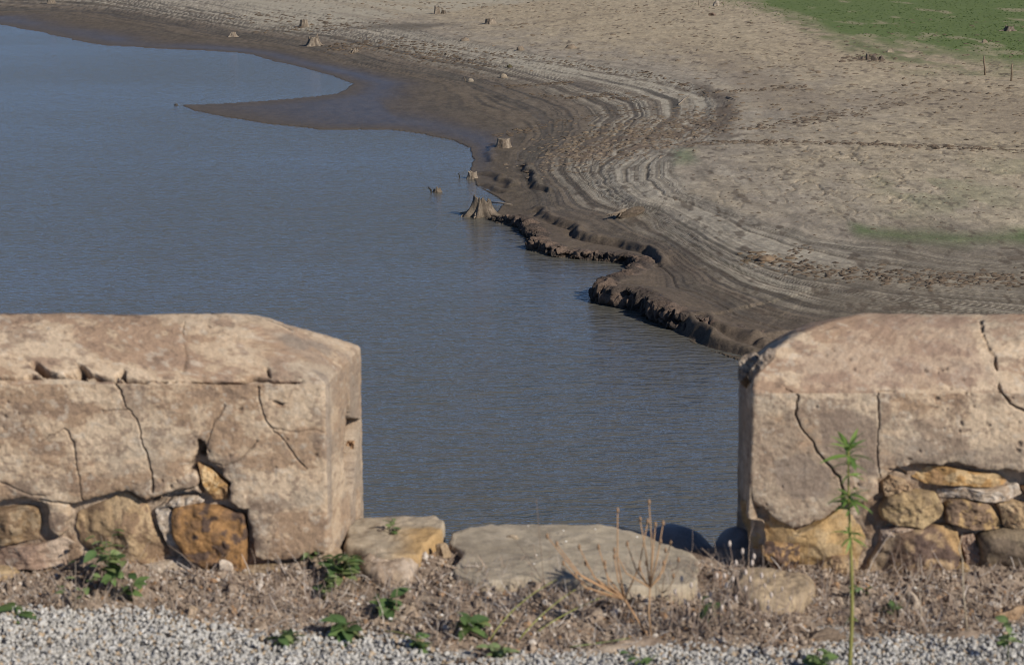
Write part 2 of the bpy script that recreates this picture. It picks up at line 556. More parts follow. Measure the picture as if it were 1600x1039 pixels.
# pale salt lines and dark silt lines, following the old water levels
zone = sst(.5, 1.0, u) * (1 - sst(3.6, 4.3, u))
C = mixc(C, (.41, .36, .275), zone * sst(.05, .22, band + .35 * band2) * sst(1.0, 2.6, u + 1.1 * nb) * .8)
C = mixc(C, (.085, .075, .066), zone * sst(.03, .22, -band + .3 * band2) * .75)
lv = np.floor(v); lr = _h(lv.astype(np.int64), lv.astype(np.int64) * 0, lv.astype(np.int64) * 0, 400)
brk = np.clip(.65 + 2.2 * fbm2(X * .35 + 9, Y * .12, 4, 402), 0, 1)
C = mixc(C, (.33, .28, .21), zone * (lr > .62) * sst(1.6, 2.6, u) * brk * .7)
C = mixc(C, (.095, .082, .064), zone * (lr < .36) * brk * .7)
for kk, (per, nw, sd, pl_, dk_) in enumerate(((9.0, 2.1, 401, .62, .36), (15.0, 3.4, 411, .70, .30), (21.0, 5.0, 421, .80, .18))):
    v3 = u * per + nb * nw * .5 + .22 * fbm2(X * .9, Y * .3, 3, 430 + kk); i3 = np.floor(v3).astype(np.int64); f3 = v3 - i3
    l3 = _h(i3, i3 * 0, i3 * 0, sd); b3 = np.clip(.7 + 2.4 * fbm2(X * .5 + 3 * kk, Y * .16, 3, 440 + kk), 0, 1)
    C = mixc(C, (.45, .395, .30), zone * (l3 > pl_) * sst(.3, .5, f3) * (1 - sst(.62, .8, f3)) * b3 * sst(1.35, 2.3, u) * .85)
    C = mixc(C, (.068, .058, .047), zone * (l3 < dk_) * sst(.4, .55, f3) * (1 - sst(.78, .9, f3)) * b3 * .9)
    if kk == 0: z = z - .025 * zone * (l3 < dk_) * sst(.4, .6, f3) * (1 - sst(.75, .9, f3)) * b3
# pale belt just below the rim, then the tan flats
strk = sst(-.10, .06, fbm2(u * 16 + nb * 2, X * .35 + Y * .1, 4, 460, .6) + .3 * fbm2(X * 4, Y * 1.2, 3, 461))
belt = np.exp(-((u - 3.3) / .55) ** 2)
C = mixc(C, (.375, .325, .25), belt * (.25 + .75 * strk) * .8)
up = sst(3.9, 4.6, u + .6 * fine)
tan = lerp(np.array((.335, .265, .176)), np.array((.41, .332, .224)), np.clip(.5 + 1.2 * big + .9 * fine, 0, 1)[:, None])
C = C + (tan - C) * up[:, None]
near_flat = up * (1 - sst(50, 74, Y + 8 * fine + 12 * big))
C = mixc(C, (.41, .345, .245), near_flat * .9)
C = C * (1 + (.5 * fbm2(X * 3.1, Y * .9, 4, 18) + .35 * (noise2(X * 9, Y * 3, 19) - .5))[:, None] * land[:, None])
C = mixc(C, (.12, .094, .066), crk * flat * .6)  # crack shade painted dark into the colour, on top of the relief


def patch(pts, z_, width, seed, sc=(.4, .12)):
    poly = np.array([at(x, y, z_)[:2] for x, y in pts]) * np.array([1, .2])
    Q = P * np.array([1, .2])
    d, _ = seg_dist(Q, np.vstack([poly, poly[:1]]))
    d = np.where(in_poly(Q, poly), d, -d)
    return sst(-width, width, d + 2.2 * width * fbm2(X * sc[0], Y * sc[1], 4, seed))


pale = patch([(350, -4), (400, 38), (480, 44), (640, 30), (760, 20), (900, 6), (700, -10)], -6.8, .8, 51)
C = mixc(C, (.41, .36, .27), pale * (.3 + .7 * strk) * .75)
pale = patch([(600, 62), (700, 80), (880, 112), (960, 128), (1080, 150), (1095, 175), (1110, 178), (1108, 150), (1020, 122), (860, 94), (700, 70)], -6.75, .5, 53)
C = mixc(C, (.41, .36, .275), pale * (.2 + .8 * strk) * .8)
gull = patch([(540, 46), (660, 52), (720, 46), (640, 42)], -6.85, .4, 54)
C = mixc(C, (.12, .10, .075), gull * .7)
tram = patch([(860, 235), (1000, 190), (1130, 178), (1140, 200), (1060, 235), (960, 250), (880, 262)], -6.9, .5, 55)
C = mixc(C, (.16, .115, .08), tram * np.clip(.45 + 3 * fbm2(X * 3, Y * 1, 3, 56), 0, .9))
rim = patch([(1085, 132), (1140, 150), (1152, 180), (1128, 212), (1105, 212), (1122, 180), (1112, 155)], -6.65, .3, 57)
C = mixc(C, (.13, .098, .07), rim * .65)
brn = patch([(1060, 60), (1300, 130), (1600, 140), (1900, 150), (1900, 270), (1500, 170), (1200, 140)], -6.0, 1.5, 58)
C = mixc(C, (.235, .183, .13), brn * .55)
alg = patch([(1340, 352), (1420, 362), (1500, 364), (1700, 362), (1700, 376), (1500, 380), (1400, 372), (1340, 360)], -6.55, .28, 61)
C = mixc(C, (.085, .145, .04), alg * .95)
alg = patch([(1050, 232), (1080, 232), (1082, 250), (1056, 256)], -6.6, .3, 62)
C = mixc(C, (.12, .165, .075), alg * .6)
alg = patch([(1350, 260), (1600, 250), (1700, 340), (1400, 340)], -6.5, .8, 63)
C = mixc(C, (.17, .20, .095), alg * np.clip(2.5 * fbm2(X * .9, Y * .3, 3, 64), 0, .28))
drk = patch([(1250, 420), (1400, 385), (1800, 380), (1900, 520), (1300, 500)], -6.75, .8, 65)
C = mixc(C, (.15, .122, .09), drk * .6)
GP = [(1185, -12), (1215, 2), (1290, 28), (1400, 50), (1520, 66), (1620, 74), (2000, 84), (2400, 60), (2400, -62), (1200, -62)]
grass = patch(GP, -5.3, 1.3, 66, (.25, .06))
C = mixc(C, (.108, .15, .045), grass * np.clip(.95 - .5 * sst(.14, .26, fbm2(X * .5, Y * .15, 4, 475)), 0, 1))
gh = patch([(1130, -10), (1215, 14), (1350, 66), (1620, 92), (2000, 96), (2400, 60), (2400, -62), (1200, -62)], -5.4, 1.3, 67)
C = mixc(C, (.115, .14, .052), gh * (1 - grass) * np.clip(.5 + 2.5 * fine, 0, .8))
C = mixc(C, (.10, .125, .05), sst(200, 500, Y) * .7)
spk = noise2(X * 7, Y * 2.4, 470) * noise2(X * 2.5, Y * .8, 471)
C = mixc(C, (.10, .076, .055), sst(.50, .62, spk) * sst(.4, 1.2, u) * (1 - grass) * (.7 - .4 * near_flat))
C = mixc(C, (.055, .043, .034), NOTCH_SHADE * .85)  # shade of the carved notches painted into the mud colour
for pts, z0_, wd_, am_ in (([(590, 58), (640, 66), (760, 82), (860, 94), (960, 112), (1040, 128), (1090, 142), (1112, 150)], -6.6, .22, .8), ([(1112, 148), (1180, 141), (1262, 136)], -6.5, .2, .6),
                           ([(1090, 216), (1190, 198), (1290, 180), (1380, 168), (1480, 144)], -6.45, .25, .45), ([(1080, 224), (1160, 222), (1240, 223), (1340, 225), (1460, 230), (1600, 236), (1760, 242)], -6.5, .22, .7),
                           ([(700, 40), (860, 30), (1000, 16), (1100, 4)], -6.2, .5, .4), ([(1120, 205), (1300, 203), (1500, 206), (1700, 210)], -6.45, .2, .4)):
    l = np.array([at(x, y, z0_)[:2] for x, y in pts])
    dd, _ = seg_dist(P + wob * np.array([.5, 1.2]), l)
    C = mixc(C, (.12, .09, .064), np.exp(-(dd / wd_) ** 2) * am_ * sst(.3, .6, noise2(X * 3, Y * 1.2, 480)))
# bank mud: red brown, damp
C = mixc(C, (.118, .09, .067), bank * .8)
wet = (1 - sst(.12, .75, u + .5 * nb)) * (1 - bank) * land
spit = patch([(280, 160), (560, 130), (700, 215), (500, 206), (360, 190)], WZ, .5, 71)
wet = np.maximum(wet * sst(60, 75, Y), spit * .9 * land)
C = C * (1 - .30 * wet)[:, None]

hz_ = sst(450, 1500, Y) * (70 + 70 * fbm2(X * .0016 + 5, Y * .0008, 3, 490)) * np.clip(Y / 1500, .5, 1.6)  # unseen far hills, added to cut the horizon glare reflected in the water
z = z + hz_
C = mixc(C, (.055, .07, .03), sst(3, 20, hz_))
GZ = z.reshape(nr, nc)
V = np.stack([X, Y, z], 1)
Fq = grid_faces(nr, nc)
keep = z[Fq].max(1) > WZ - .9
used, inv = np.unique(Fq[keep], return_inverse=True)
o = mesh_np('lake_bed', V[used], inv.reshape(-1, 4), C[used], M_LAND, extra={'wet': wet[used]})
tag(o, kind='structure')

iv_r = iv[::-1]


def ground_z(x, y):
    a = math.degrees(math.atan2(x, y)); q = 1 / y
    c = np.interp(a, az, np.arange(nc)); r = np.interp(q, iv_r, np.arange(nr)[::-1])
    i, j = int(min(r, nr - 2)), int(min(c, nc - 2)); fr_, fc = r - i, c - j
    return float((GZ[i, j] * (1 - fc) + GZ[i, j + 1] * fc) * (1 - fr_) + (GZ[i + 1, j] * (1 - fc) + GZ[i + 1, j + 1] * fc) * fr_)


def ground(px, py):
    zz = -6.7
    for _ in range(24):
        p = at(px, py, zz)
        zz = .5 * zz + .5 * max(ground_z(p[0], p[1]), WZ)
    return at(px, py, zz)


# ------------------------------------------------------------------ eroded mud bank along the water
seglen = np.concatenate([[0], np.cumsum(np.linalg.norm(np.diff(PB, axis=0), axis=1))])
nt_, ns_ = 1500, 70
tt = np.linspace(0, seglen[-1], nt_)
bx = np.interp(tt, seglen, PB[:, 0]); by = np.interp(tt, seglen, PB[:, 1])
ker = np.ones(25) / 25
bxs = np.convolve(np.pad(bx, 12, 'edge'), ker, 'valid'); bys = np.convolve(np.pad(by, 12, 'edge'), ker, 'valid')
tx, ty = np.gradient(bxs), np.gradient(bys)
ker2 = np.ones(41) / 41
tx = np.convolve(np.pad(tx, 20, 'edge'), ker2, 'valid'); ty = np.convolve(np.pad(ty, 20, 'edge'), ker2, 'valid')
ln = np.hypot(tx, ty); nx, ny = -ty / ln, tx / ln                 # towards the land (left of the walking direction)
ss = np.linspace(0, 1, ns_)
hgt = bank_h(tt) + .03
prof_d = np.interp(ss, [0, .1, .62, .72, 1], [-.10, -.02, .08, .20, .8])
prof_z = np.interp(ss, [0, .1, .62, .72, 1], [-.35, .0, .92, 1.02, 1.0])
T2, S2 = np.meshgrid(tt, ss)
nA = noise2(T2 * 2.2 + .3 * noise2(T2 * 5, S2 * 4, 70), S2 * .9, 6); nB = noise2(T2 * 5.2, S2 * 1.6, 7)
rib = .62 - .55 * np.exp(-((nA - .5) / .05) ** 2) - .4 * np.exp(-((nB - .5) / .06) ** 2) + .3 * noise2(T2 * 9, S2 * 6, 17)   # clefts between slumped blocks
lob = noise2(T2 * 1.3, S2 * .4, 8)
face = sst(.03, .2, S2) * (1 - sst(.62, .9, S2))
dd = prof_d[:, None] - face * (rib - .45) * .34 - (lob - .5) * .3 * (1 - S2) * sst(.0, .3, S2)
zz = prof_z[:, None] * hgt[None] + (.04 + .1 * face) * fbm2(T2 * 13, S2 * 9, 4, 19) * sst(0, .1, S2) + face * (noise2(T2 * 7, S2 * 6, 12) - .5) * .16 + sst(.5, .9, S2) * (noise2(T2 * 6, S2 * 4, 13) - .5) * .14
VB = np.stack([bxs[None] + nx[None] * dd, bys[None] + ny[None] * dd, WZ + zz], -1).reshape(-1, 3)
zg = np.array([ground_z(a, b_) for a, b_ in VB[:, :2]])
last = sst(.74, .95, S2).ravel()
VB[:, 2] = lerp(VB[:, 2], np.maximum(zg - .02, WZ - .3), last)
cb = np.zeros((len(VB), 3), np.float32); cb[:] = (.122, .086, .064)
cb = mixc(cb, (.062, .047, .038), sst(.35, .7, noise2(T2.ravel() * 3, S2.ravel() * 3, 22)))
cb = mixc(cb, (.15, .118, .086), sst(.75, 1., S2.ravel()) * .7)
cb = mixc(cb, (.05, .04, .03), (1 - sst(.03, .14, VB[:, 2] - WZ)) * .7)
tag(mesh_np('mud_bank', VB, grid_faces(ns_, nt_), cb, M_BANK), kind='structure')

# ------------------------------------------------------------------ water
wp = np.array([(-4000, 5.6, WZ), (4000, 5.6, WZ), (4000, 6000, WZ), (-4000, 6000, WZ)], float)
tag(mesh_np('water', wp, np.array([[0, 1, 2, 3]]), None, M_WATER), kind='structure')

# ------------------------------------------------------------------ clods, tracks and drift on the lake bed
CP, CS, CC = [], [], []


def clods(pts, n, jx, jy, s0, s1, c0=(.15, .112, .08), c1=(.10, .078, .058)):
    pts = np.array(pts, float)
    sg = np.concatenate([[0], np.cumsum(np.hypot(*np.diff(pts, axis=0).T))])
    for _ in range(n):
        q = rng.uniform(0, sg[-1])
        x = np.interp(q, sg, pts[:, 0]); y = np.interp(q, sg, pts[:, 1])
        g = ground(x, y)
        g = g + np.array([rng.normal() * jx, rng.normal() * jy, 0])
        if g[1] < 30: continue
        g[2] = ground_z(g[0], g[1])
        if g[2] < WZ + .06: continue
        CP.append(g); CS.append(rng.uniform(s0, s1) * (g[1] / 65) ** .5)
        CC.append(lerp(np.array(c0), np.array(c1), rng.random()))


DARK = dict(c0=(.13, .095, .065), c1=(.085, .065, .048))
clods([(1000, 112), (1050, 128), (1100, 145), (1110, 150)], 60, .15, .5, .04, .08, **DARK)
clods([(640, 66), (760, 82), (860, 94), (960, 112), (1040, 128)], 160, .15, .6, .03, .08, **DARK)
clods([(1110, 145), (1180, 141), (1260, 136)], 70, .2, .4, .04, .1)
clods([(1080, 215), (1190, 198), (1290, 180), (1380, 168), (1480, 144)], 160, .25, .6, .03, .08)
clods([(1090, 225), (1160, 222), (1240, 223), (1340, 225), (1460, 230), (1600, 236)], 330, .25, .4, .035, .10)
clods([(1120, 202), (1200, 200), (1300, 185), (1360, 178)], 110, .3, .6, .03, .09)
clods([(860, 240), (950, 215), (1040, 200), (1120, 180)], 700, .9, 2.4, .03, .10, (.19, .145, .10), (.105, .08, .06))
clods([(880, 255), (980, 235), (1070, 215)], 420, .9, 1.8, .03, .09, (.21, .165, .12), (.11, .082, .06))
clods([(780, 135), (860, 132), (900, 128)], 70, .2, .5, .04, .09, **DARK)
clods([(840, 150), (900, 152), (950, 150), (1000, 156)], 110, .4, .7, .04, .09, **DARK)
clods([(760, 215), (840, 200), (940, 180), (1010, 172)], 150, .3, .6, .03, .08, **DARK)
clods([(1170, 402), (1198, 404), (1220, 407)], 90, .18, .35, .03, .09, (.20, .14, .09), (.10, .075, .05))
clods([(1220, 412), (1290, 424), (1370, 432), (1460, 437), (1520, 438), (1600, 436)], 480, .25, .4, .03, .09, (.16, .118, .082), (.09, .068, .05))
clods([(1230, 400), (1262, 388)], 40, .15, .3, .03, .06)
clods([(1330, 92), (1380, 92)], 60, .6, 1.2, .05, .12)
clods([(520, 75), (600, 70), (680, 95)], 200, .8, 2.5, .05, .11, **DARK)
clods([(380, 20), (480, 42), (560, 40)], 160, 1.5, 3, .05, .10, **DARK)
clods([(670, 85), (760, 105)], 130, .6, 2.5, .04, .1, **DARK)
for yy, n in ((40, 120), (60, 160), (85, 150), (105, 170), (125, 150), (150, 150), (170, 150), (200, 120)):
    n = int(n * .6)
    clods([(700 if yy < 95 else 1160, yy), (1150, yy * 1.02), (1600, yy * 1.05)], n, 3, 5, .03, .10, (.19, .145, .10), (.11, .085, .06))
for yy, n in ((255, 110), (285, 120), (315, 120), (345, 80)):
    clods([(1110, yy), (1350, yy), (1600, yy)], n, 1.0, 2.0, .015, .05, (.17, .13, .095), (.11, .085, .06))
clods([(560, 8), (800, 10), (1100, 20)], 160, 3, 6, .05, .1, (.19, .145, .10), (.11, .085, .06))
CP = np.array(CP); CS = np.array(CS); CC = np.array(CC)
Vc, Fc_, Cc = pebbles(CP, CS, CC, (1.25, .9, .5), rot=False, jit=.25)
tag(mesh_np('mud_clods', Vc, Fc_, Cc, M_CLOD, smooth=False),
    'scattered dark clods and hoof-turned lumps on the drying lake bed', 'mud clods', kind='stuff')

# sprouting grass on the upper shore
gp = []
while len(gp) < 5000:
    x, y = rng.uniform(1080, 1720), rng.uniform(-8, 92)
    if y > (x - 1150) * .17 + 14 + rng.normal() * 7: continue
    g = at(x, y, -5.3)
    for _ in range(3): g = at(x, y, ground_z(g[0], g[1]))
    gp.append(g)
gp = np.array(gp); n = len(gp)
a = rng.uniform(0, 6.28, n); hh = rng.uniform(.02, .06, n); wd = rng.uniform(.03, .08, n)
dx = np.stack([np.cos(a), np.sin(a), 0 * a], 1) * wd[:, None]
VV = np.stack([gp - dx, gp + dx, gp + dx * .5 + np.stack([rng.normal(size=n) * .03, rng.normal(size=n) * .03, hh], 1), gp - dx * .7 + np.stack([0 * a, 0 * a, hh * .8], 1)], 1).reshape(-1, 3)
gc = lerp(np.array((.06, .10, .02)), np.array((.11, .155, .04)), rng.random((n, 1)))
tag(mesh_np('grass', VV, np.arange(n * 4).reshape(-1, 4), np.repeat(gc, 4, 0), M_LEAF, smooth=False),
    'short bright green grass sprouting on the upper shore', 'grass', kind='stuff')


# ------------------------------------------------------------------ stumps, lumps and stakes on the shore
def stump_mesh(seed, r, h, flare=1.8, lobes=5, jag=.35, hollow=.5, lean=(0, 0), taper=.85):
    n, m = 56, 22
    th = np.linspace(0, 2 * math.pi, n, endpoint=False)
    rs = np.random.default_rng(seed)
    ph = rs.uniform(0, 6.28, 4)
    lob = (.5 + .5 * np.cos(lobes * th + ph[0] + .8 * np.sin(th + ph[1]))) ** 2
    flu = noise3(np.cos(th) * 2.6, np.sin(th) * 2.6, 0 * th, seed) - .5
    rimh = 1 - jag * (noise3(np.cos(th) * 1.6, np.sin(th) * 1.6, 0 * th + 3, seed + 2) * .7 + noise3(np.cos(th) * 4, np.sin(th) * 4, 0 * th + 3, seed + 3) * .5)
    V, C_ = [], []
    for i in range(m):
        if i < 16:
            f = i / 15.0
            fl = (1 - f) ** 2.2
            rr = r * (taper + (1 - taper) * (1 - f) + fl * (flare - 1) * (.25 + .95 * lob)) * (1 + .30 * flu * (1 - .3 * f) + .12 * (noise3(np.cos(th) * 6, np.sin(th) * 6, 0 * th + f * 3, seed + 5) - .5))
            zz_ = h * f * rimh
            zz_ = np.where(f == 0, -.12 * h, zz_)
        else:
            g = (i - 15) / 6.0
            rr = r * taper * (1 - g * .97) * (1 + .25 * flu)
            zz_ = h * rimh * (1 - hollow * sst(0, .7, g)) + h * .05 * flu
        x = rr * np.cos(th) + lean[0] * zz_; y = rr * np.sin(th) + lean[1] * zz_
        V.append(np.stack([x, y, zz_ + 0 * x], 1))
        tone = .5 + flu * 1.2 + (noise3(np.cos(th) * 7, np.sin(th) * 7, 0 * th + i * .5, seed + 8) - .5)
        c = lerp(np.array((.15, .115, .085)), np.array((.30, .245, .185)), np.clip(tone, 0, 1)[:, None])
        C_.append(c)
    V = np.concatenate(V); C_ = np.concatenate(C_)
    Fc = []
    for i in range(m - 1):
        for k in range(n):
            a_, b_ = i * n + k, i * n + (k + 1) % n
            Fc.append((a_, b_, b_ + n, a_ + n))
    return V, np.array(Fc), C_


def root_mb(mb, base, ang, r0, length, drop, seed):
    rs = np.random.default_rng(seed)
    pts = []; k = 7
    for i in range(k):
        f = i / (k - 1)
        a = ang + (rs.random() - .5) * .5 * f
        pts.append((base[0] + math.cos(a) * length * f, base[1] + math.sin(a) * length * f, base[2] + drop[0] * (1 - f) ** 2 + drop[1] * f + rs.normal() * r0 * .25))
    mb.tube(pts, [r0 * (1 - .75 * i / (k - 1)) for i in range(k)], lerp(np.array((.15, .115, .085)), np.array((.25, .20, .15)), rs.random()), 7)


def stump(px, py, wpx, hpx, label, seed, roots=0, sink=0.05, group='dead tree stumps on the shore', zfix=None, tint=1.0, **kw):
    g = ground(px, py)
    if zfix is not None: g = at(px, py, zfix)
    sc = F / (math.hypot(g[1], g[2] - CAM_Z))
    r = wpx / sc / 2; h = hpx / sc
    rt = empty('tree_stump', g, label, 'tree stump', group)
    fl = kw.get('flare', 1.8)
    V, Fc, C_ = stump_mesh(seed, r / (1 + (fl - 1) * .45), h, **kw)
    mesh_np('trunk', V + g - np.array([0, 0, sink]), Fc, C_ * tint * .82, M_WOOD, rt)
    rs = np.random.default_rng(seed + 50)
    for k in range(roots):
        mb = MB()
        a = rs.uniform(-.5, .5) + 2 * math.pi * k / roots
        root_mb(mb, (g[0] + math.cos(a) * r * .5, g[1] + math.sin(a) * r * .5, g[2]), a, r * rs.uniform(.13, .22), r * rs.uniform(.8, 1.6), (h * .25, -.02), seed * 9 + k)
        mb.build('root', M_WOOD, rt)
    return rt


stump(753, 336, 46, 43, 'largest grey stump with flared roots standing at the water edge on the mud bank', 3, roots=6, flare=1.9, jag=.65, hollow=.55, lobes=7, zfix=WZ + .02, tint=.72)
stump(787, 231, 25, 17, 'squat flat topped pale stump at the edge of the bend of the bay', 5, flare=1.25, jag=.12, hollow=.08, lobes=4, tint=1.15)
stump(738, 279, 18, 16, 'small rounded stump on the shoreline between the flat topped stump and the biggest one', 8, flare=1.4, jag=.3, hollow=.2)
stump(683, 300, 17, 14, 'small pointed stump standing out in the open water', 12, flare=1.6, jag=.8, hollow=.3, zfix=WZ, tint=.7)
stump(490, 72, 24, 22, 'pointed stump raised on spreading bare roots on far mud shore', 15, roots=6, flare=1.8, jag=.6, hollow=.3)
stump(475, 42, 15, 14, 'upright blocky stump at the edge of the pale sand on far shore', 18, roots=0, flare=1.3, jag=.3)
stump(364, 58, 14, 10, 'pale cone shaped stump, leftmost one on the far dark mud', 21, flare=1.9, jag=.3, tint=1.25)
stump(553, 82, 16, 10, 'low broken stump with a trailing root right of the root-raised stump', 25, roots=3, flare=1.6, jag=.7)
stump(683, 22, 10, 14, 'tall thin grey stump of the pair on pale sand near picture top', 28, flare=1.3, jag=.3)
stump(693, 22, 8, 8, 'low dark stump touching the tall thin one on pale sand', 31, flare=1.4, jag=.4, tint=.6)
stump(766, 38, 18, 12, 'wide ragged stump with dark splits, right of the stump pair', 34, flare=1.3, jag=.4, lobes=7)
stump(1577, 49, 20, 11, 'brown weathered stump alone on the green grass', 37, roots=4, flare=1.7, jag=.4, tint=.8)
stump(80, 6, 13, 16, 'stump cut by the picture top above the left mud shore', 40, flare=1.4, jag=.3)

# rock / dried lump
def lump_obj(name, p, size, label, cat, seed, c0, c1, group=None, mat=None, sub=14, rough=.25, parent=None):
    n, m = 28, 16
    th = np.linspace(0, 2 * math.pi, n, endpoint=False); fi = np.linspace(-.35, math.pi / 2, m)
    T_, F_ = np.meshgrid(th, fi)
    d = np.stack([np.cos(F_) * np.cos(T_), np.cos(F_) * np.sin(T_), np.sin(F_)], -1).reshape(-1, 3)
    k = 1 + rough * 2 * fbm3(d[:, 0] * 1.7 + seed * 3.1, d[:, 1] * 1.7, d[:, 2] * 1.7, 3, seed)
    if name in ('rubble_stone', 'pebble', 'boulder', 'stone') and mat is not M_DARK:
        rs = np.random.default_rng(seed + 5)
        cutn = rs.normal(size=(9, 3)); cutn /= np.linalg.norm(cutn, axis=1)[:, None]
        proj = (d * k[:, None]) @ cutn.T
        over = np.maximum(proj - rs.uniform(.45, .8, 9), 0)
        V = d * k[:, None] - .85 * over @ cutn
        a_ = rs.uniform(0, 6.28); st_ = rs.uniform(.75, 1.3)
        V = V @ np.array([[math.cos(a_), -math.sin(a_), 0], [math.sin(a_), math.cos(a_), 0], [0, 0, 1]]) * np.array([st_, 1 / st_, 1])
        V = V * np.array(size) + np.array(p)
    else:
        V = d * k[:, None] * np.array(size) + np.array(p)
    tone = np.clip(.5 + 1.6 * fbm3(d[:, 0] * 3 + seed, d[:, 1] * 3, d[:, 2] * 3, 3, seed + 4), 0, 1)[:, None]
    C_ = lerp(np.array(c0), np.array(c1), tone)
    Fc = []
    for i in range(m - 1):
        for q in range(n):
            a_, b_ = i * n + q, i * n + (q + 1) % n
            Fc.append((a_, b_, b_ + n, a_ + n))
    o = mesh_np(name, V, np.array(Fc), C_, mat or M_CLOD, parent)
    if label: tag(o, label, cat, group)
    return o


# fallen stump on the banded mud
g = ground(985, 338)
rt = empty('fallen_stump', g, 'splintered stump lying on its side across the banded mud slope', 'tree stump', 'dead tree stumps on the shore')
lo = lump_obj('trunk', (0, 0, 0), (.5, .14, .16), None, None, 44, (.055, .042, .032), (.135, .104, .075), parent=None, mat=M_WOOD, rough=.4)
rot = np.array(Matrix.Rotation(R(38), 3, 'Z') @ Matrix.Rotation(R(-8), 3, 'Y'))
vv_ = np.empty(len(lo.data.vertices) * 3, np.float32); lo.data.vertices.foreach_get('co', vv_)
lo.data.vertices.foreach_set('co', (vv_.reshape(-1, 3) @ rot.T + g + np.array([0, 0, .06])).ravel().astype(np.float32))
lo.parent = rt; lo.matrix_parent_inverse = Matrix.Translation(-rt.location)
for k in range(4):
    mb = MB(); root_mb(mb, g + np.array([-.22 + .03 * k, -.22 + .08 * k, .12]), R(190 + 14 * k), .055, .5, (.08, -.06), 90 + k); mb.build('root', M_WOOD, rt)


def far_lump(px, py, wpx, hpx, label, seed, name='mud_lump', cat='mud lump', c0=(.16, .12, .085), c1=(.25, .2, .145), group='lumps on the dry lake bed'):
    g = ground(px, py); sc = F / g[1]
    return lump_obj(name, g, (wpx / sc / 2, wpx / sc / 2 * .8, hpx / sc), label, cat, seed, c0, c1, group)


far_lump(892, 76, 18, 6, 'wide low brown lump on the tan flat, rightmost of two below the stumps', 1)
far_lump(813, 79, 13, 6, 'low brown lump on the tan flat left of the wider lump', 2)
far_lump(735, 128, 12, 5, 'pale lump at dark mud edge with a twig beside it', 3, c0=(.2, .16, .12), c1=(.32, .27, .2))
far_lump(787, 122, 12, 7, 'rounded pale lump right of the twig lump on dark mud', 4, c0=(.2, .15, .11), c1=(.3, .25, .18))
far_lump(726, 64, 14, 5, 'flattish clod pile on tan ground left of the low brown lumps', 5)
far_lump(1118, 10, 15, 9, 'smooth pale grey boulder near the picture top', 6, 'boulder', 'rock', (.24, .2, .16), (.36, .31, .25))
far_lump(1113, 25, 11, 5, 'small reddish rock below the pale grey boulder', 7, 'boulder', 'rock', (.15, .1, .075), (.22, .16, .12))
far_lump(1540, 67, 9, 5, 'small tan rock at the lower edge of green grass', 8, 'boulder', 'rock')
far_lump(1390, 82, 16, 9, 'flat topped tan rock just behind the group of dark rocks', 9, 'boulder', 'rock', (.2, .16, .12), (.3, .25, .18))
for k, (x, wv, hv, lb) in enumerate(((1344, 12, 8, 'dark rock, leftmost in the tight row of rocks below grass'), (1356, 9, 14, 'tall narrow dark rock in the middle of the rock row'),
                                     (1366, 13, 9, 'squat brown rock right of the tall narrow one'), (1377, 11, 7, 'low brown rock ending the row on the right'))):
    far_lump(x, 95 - k % 2, wv, hv, lb, 20 + k, 'boulder', 'rock', (.075, .06, .05), (.2, .155, .115), 'row of rocks below the grass')
far_lump(796, 106, 9, 5, 'small dark tuft of weed on the pale strip', 30, 'weed_clump', 'weed', (.06, .055, .03), (.11, .09, .05))
far_lump(275, 165, 6, 2.6, 'tiny dark sod poking from the water at the spit tip', 31, 'mud_lump', 'mud lump', (.05, .045, .04), (.08, .07, .06))
far_lump(1198, 406, 28, 7, 'brown heap of dried weed and twigs on banded mud', 32, 'debris_heap', 'debris heap', (.15, .1, .065), (.26, .19, .125))


def stake(px, py, hpx, label, lean, r=.045, name='wooden_stake', c=(.17, .13, .09), group='thin stakes on the flat'):
    g = ground(px, py); sc = F / g[1]; hh_ = hpx / sc
    mb = MB()
    mb.tube([g + np.array([0, 0, -.1]), g + np.array([lean * .3, 0, hh_ * .4]), g + np.array([lean * .7 - .03, 0, hh_ * .75]), g + np.array([lean, 0, hh_])], [r * 1.2, r, r * .95, r * .7], c, 7)
    return tag(mb.build(name, M_WOOD), label, 'stake', group)


stake(1539, 118, 30, 'tall thin leaning stake on the flat, left of a pair', -.09)
stake(1580, 127, 27, 'thin upright stake on the flat, nearer right edge', .02)
stake(1092, 9, 13, 'thin stick standing beside the pale boulder near picture top', -.05, .03)
stake(718, 277, 7, 'tiny dark twig standing in the water by the small rounded stump', .0, .02, 'twig', (.05, .045, .04), 'twigs at the water')
stake(728, 128, 8, 'short twig standing beside the pale lump on dark mud', -.1, .025, 'twig', (.15, .12, .09), 'twigs at the water')
stake(675, 300, 8, 'dark twig in the water left of the pointed stump', -.1, .03, 'twig', (.05, .045, .04), 'twigs at the water')
# driftwood at the bank edge and on the belt
for pa, pb_, lab in (((1060, 165), (1078, 150), 'pale driftwood branch lying on the pale belt by the curve'), ((1135, 75 + 78), (1150, 158), 'short driftwood branch on the dark rim of the curve'),
                     ((760, 318), (800, 322), 'bare root pole lying right of the largest stump')):
    a_, b_ = ground(*pa), ground(*pb_)
    mb = MB(); m_ = (a_ + b_) / 2 + np.array([0, 0, .06])
    mb.tube([a_ + [0, 0, .03], m_, b_ + [0, 0, .04]], [.03, .028, .015], (.27, .22, .17), 6)
    tag(mb.build('driftwood', M_WOOD), lab, 'driftwood', 'driftwood on the shore')

# ------------------------------------------------------------------ THE DAM: road, verge, body
YF, YR = 4.92, 5.37             # front and back of the parapet


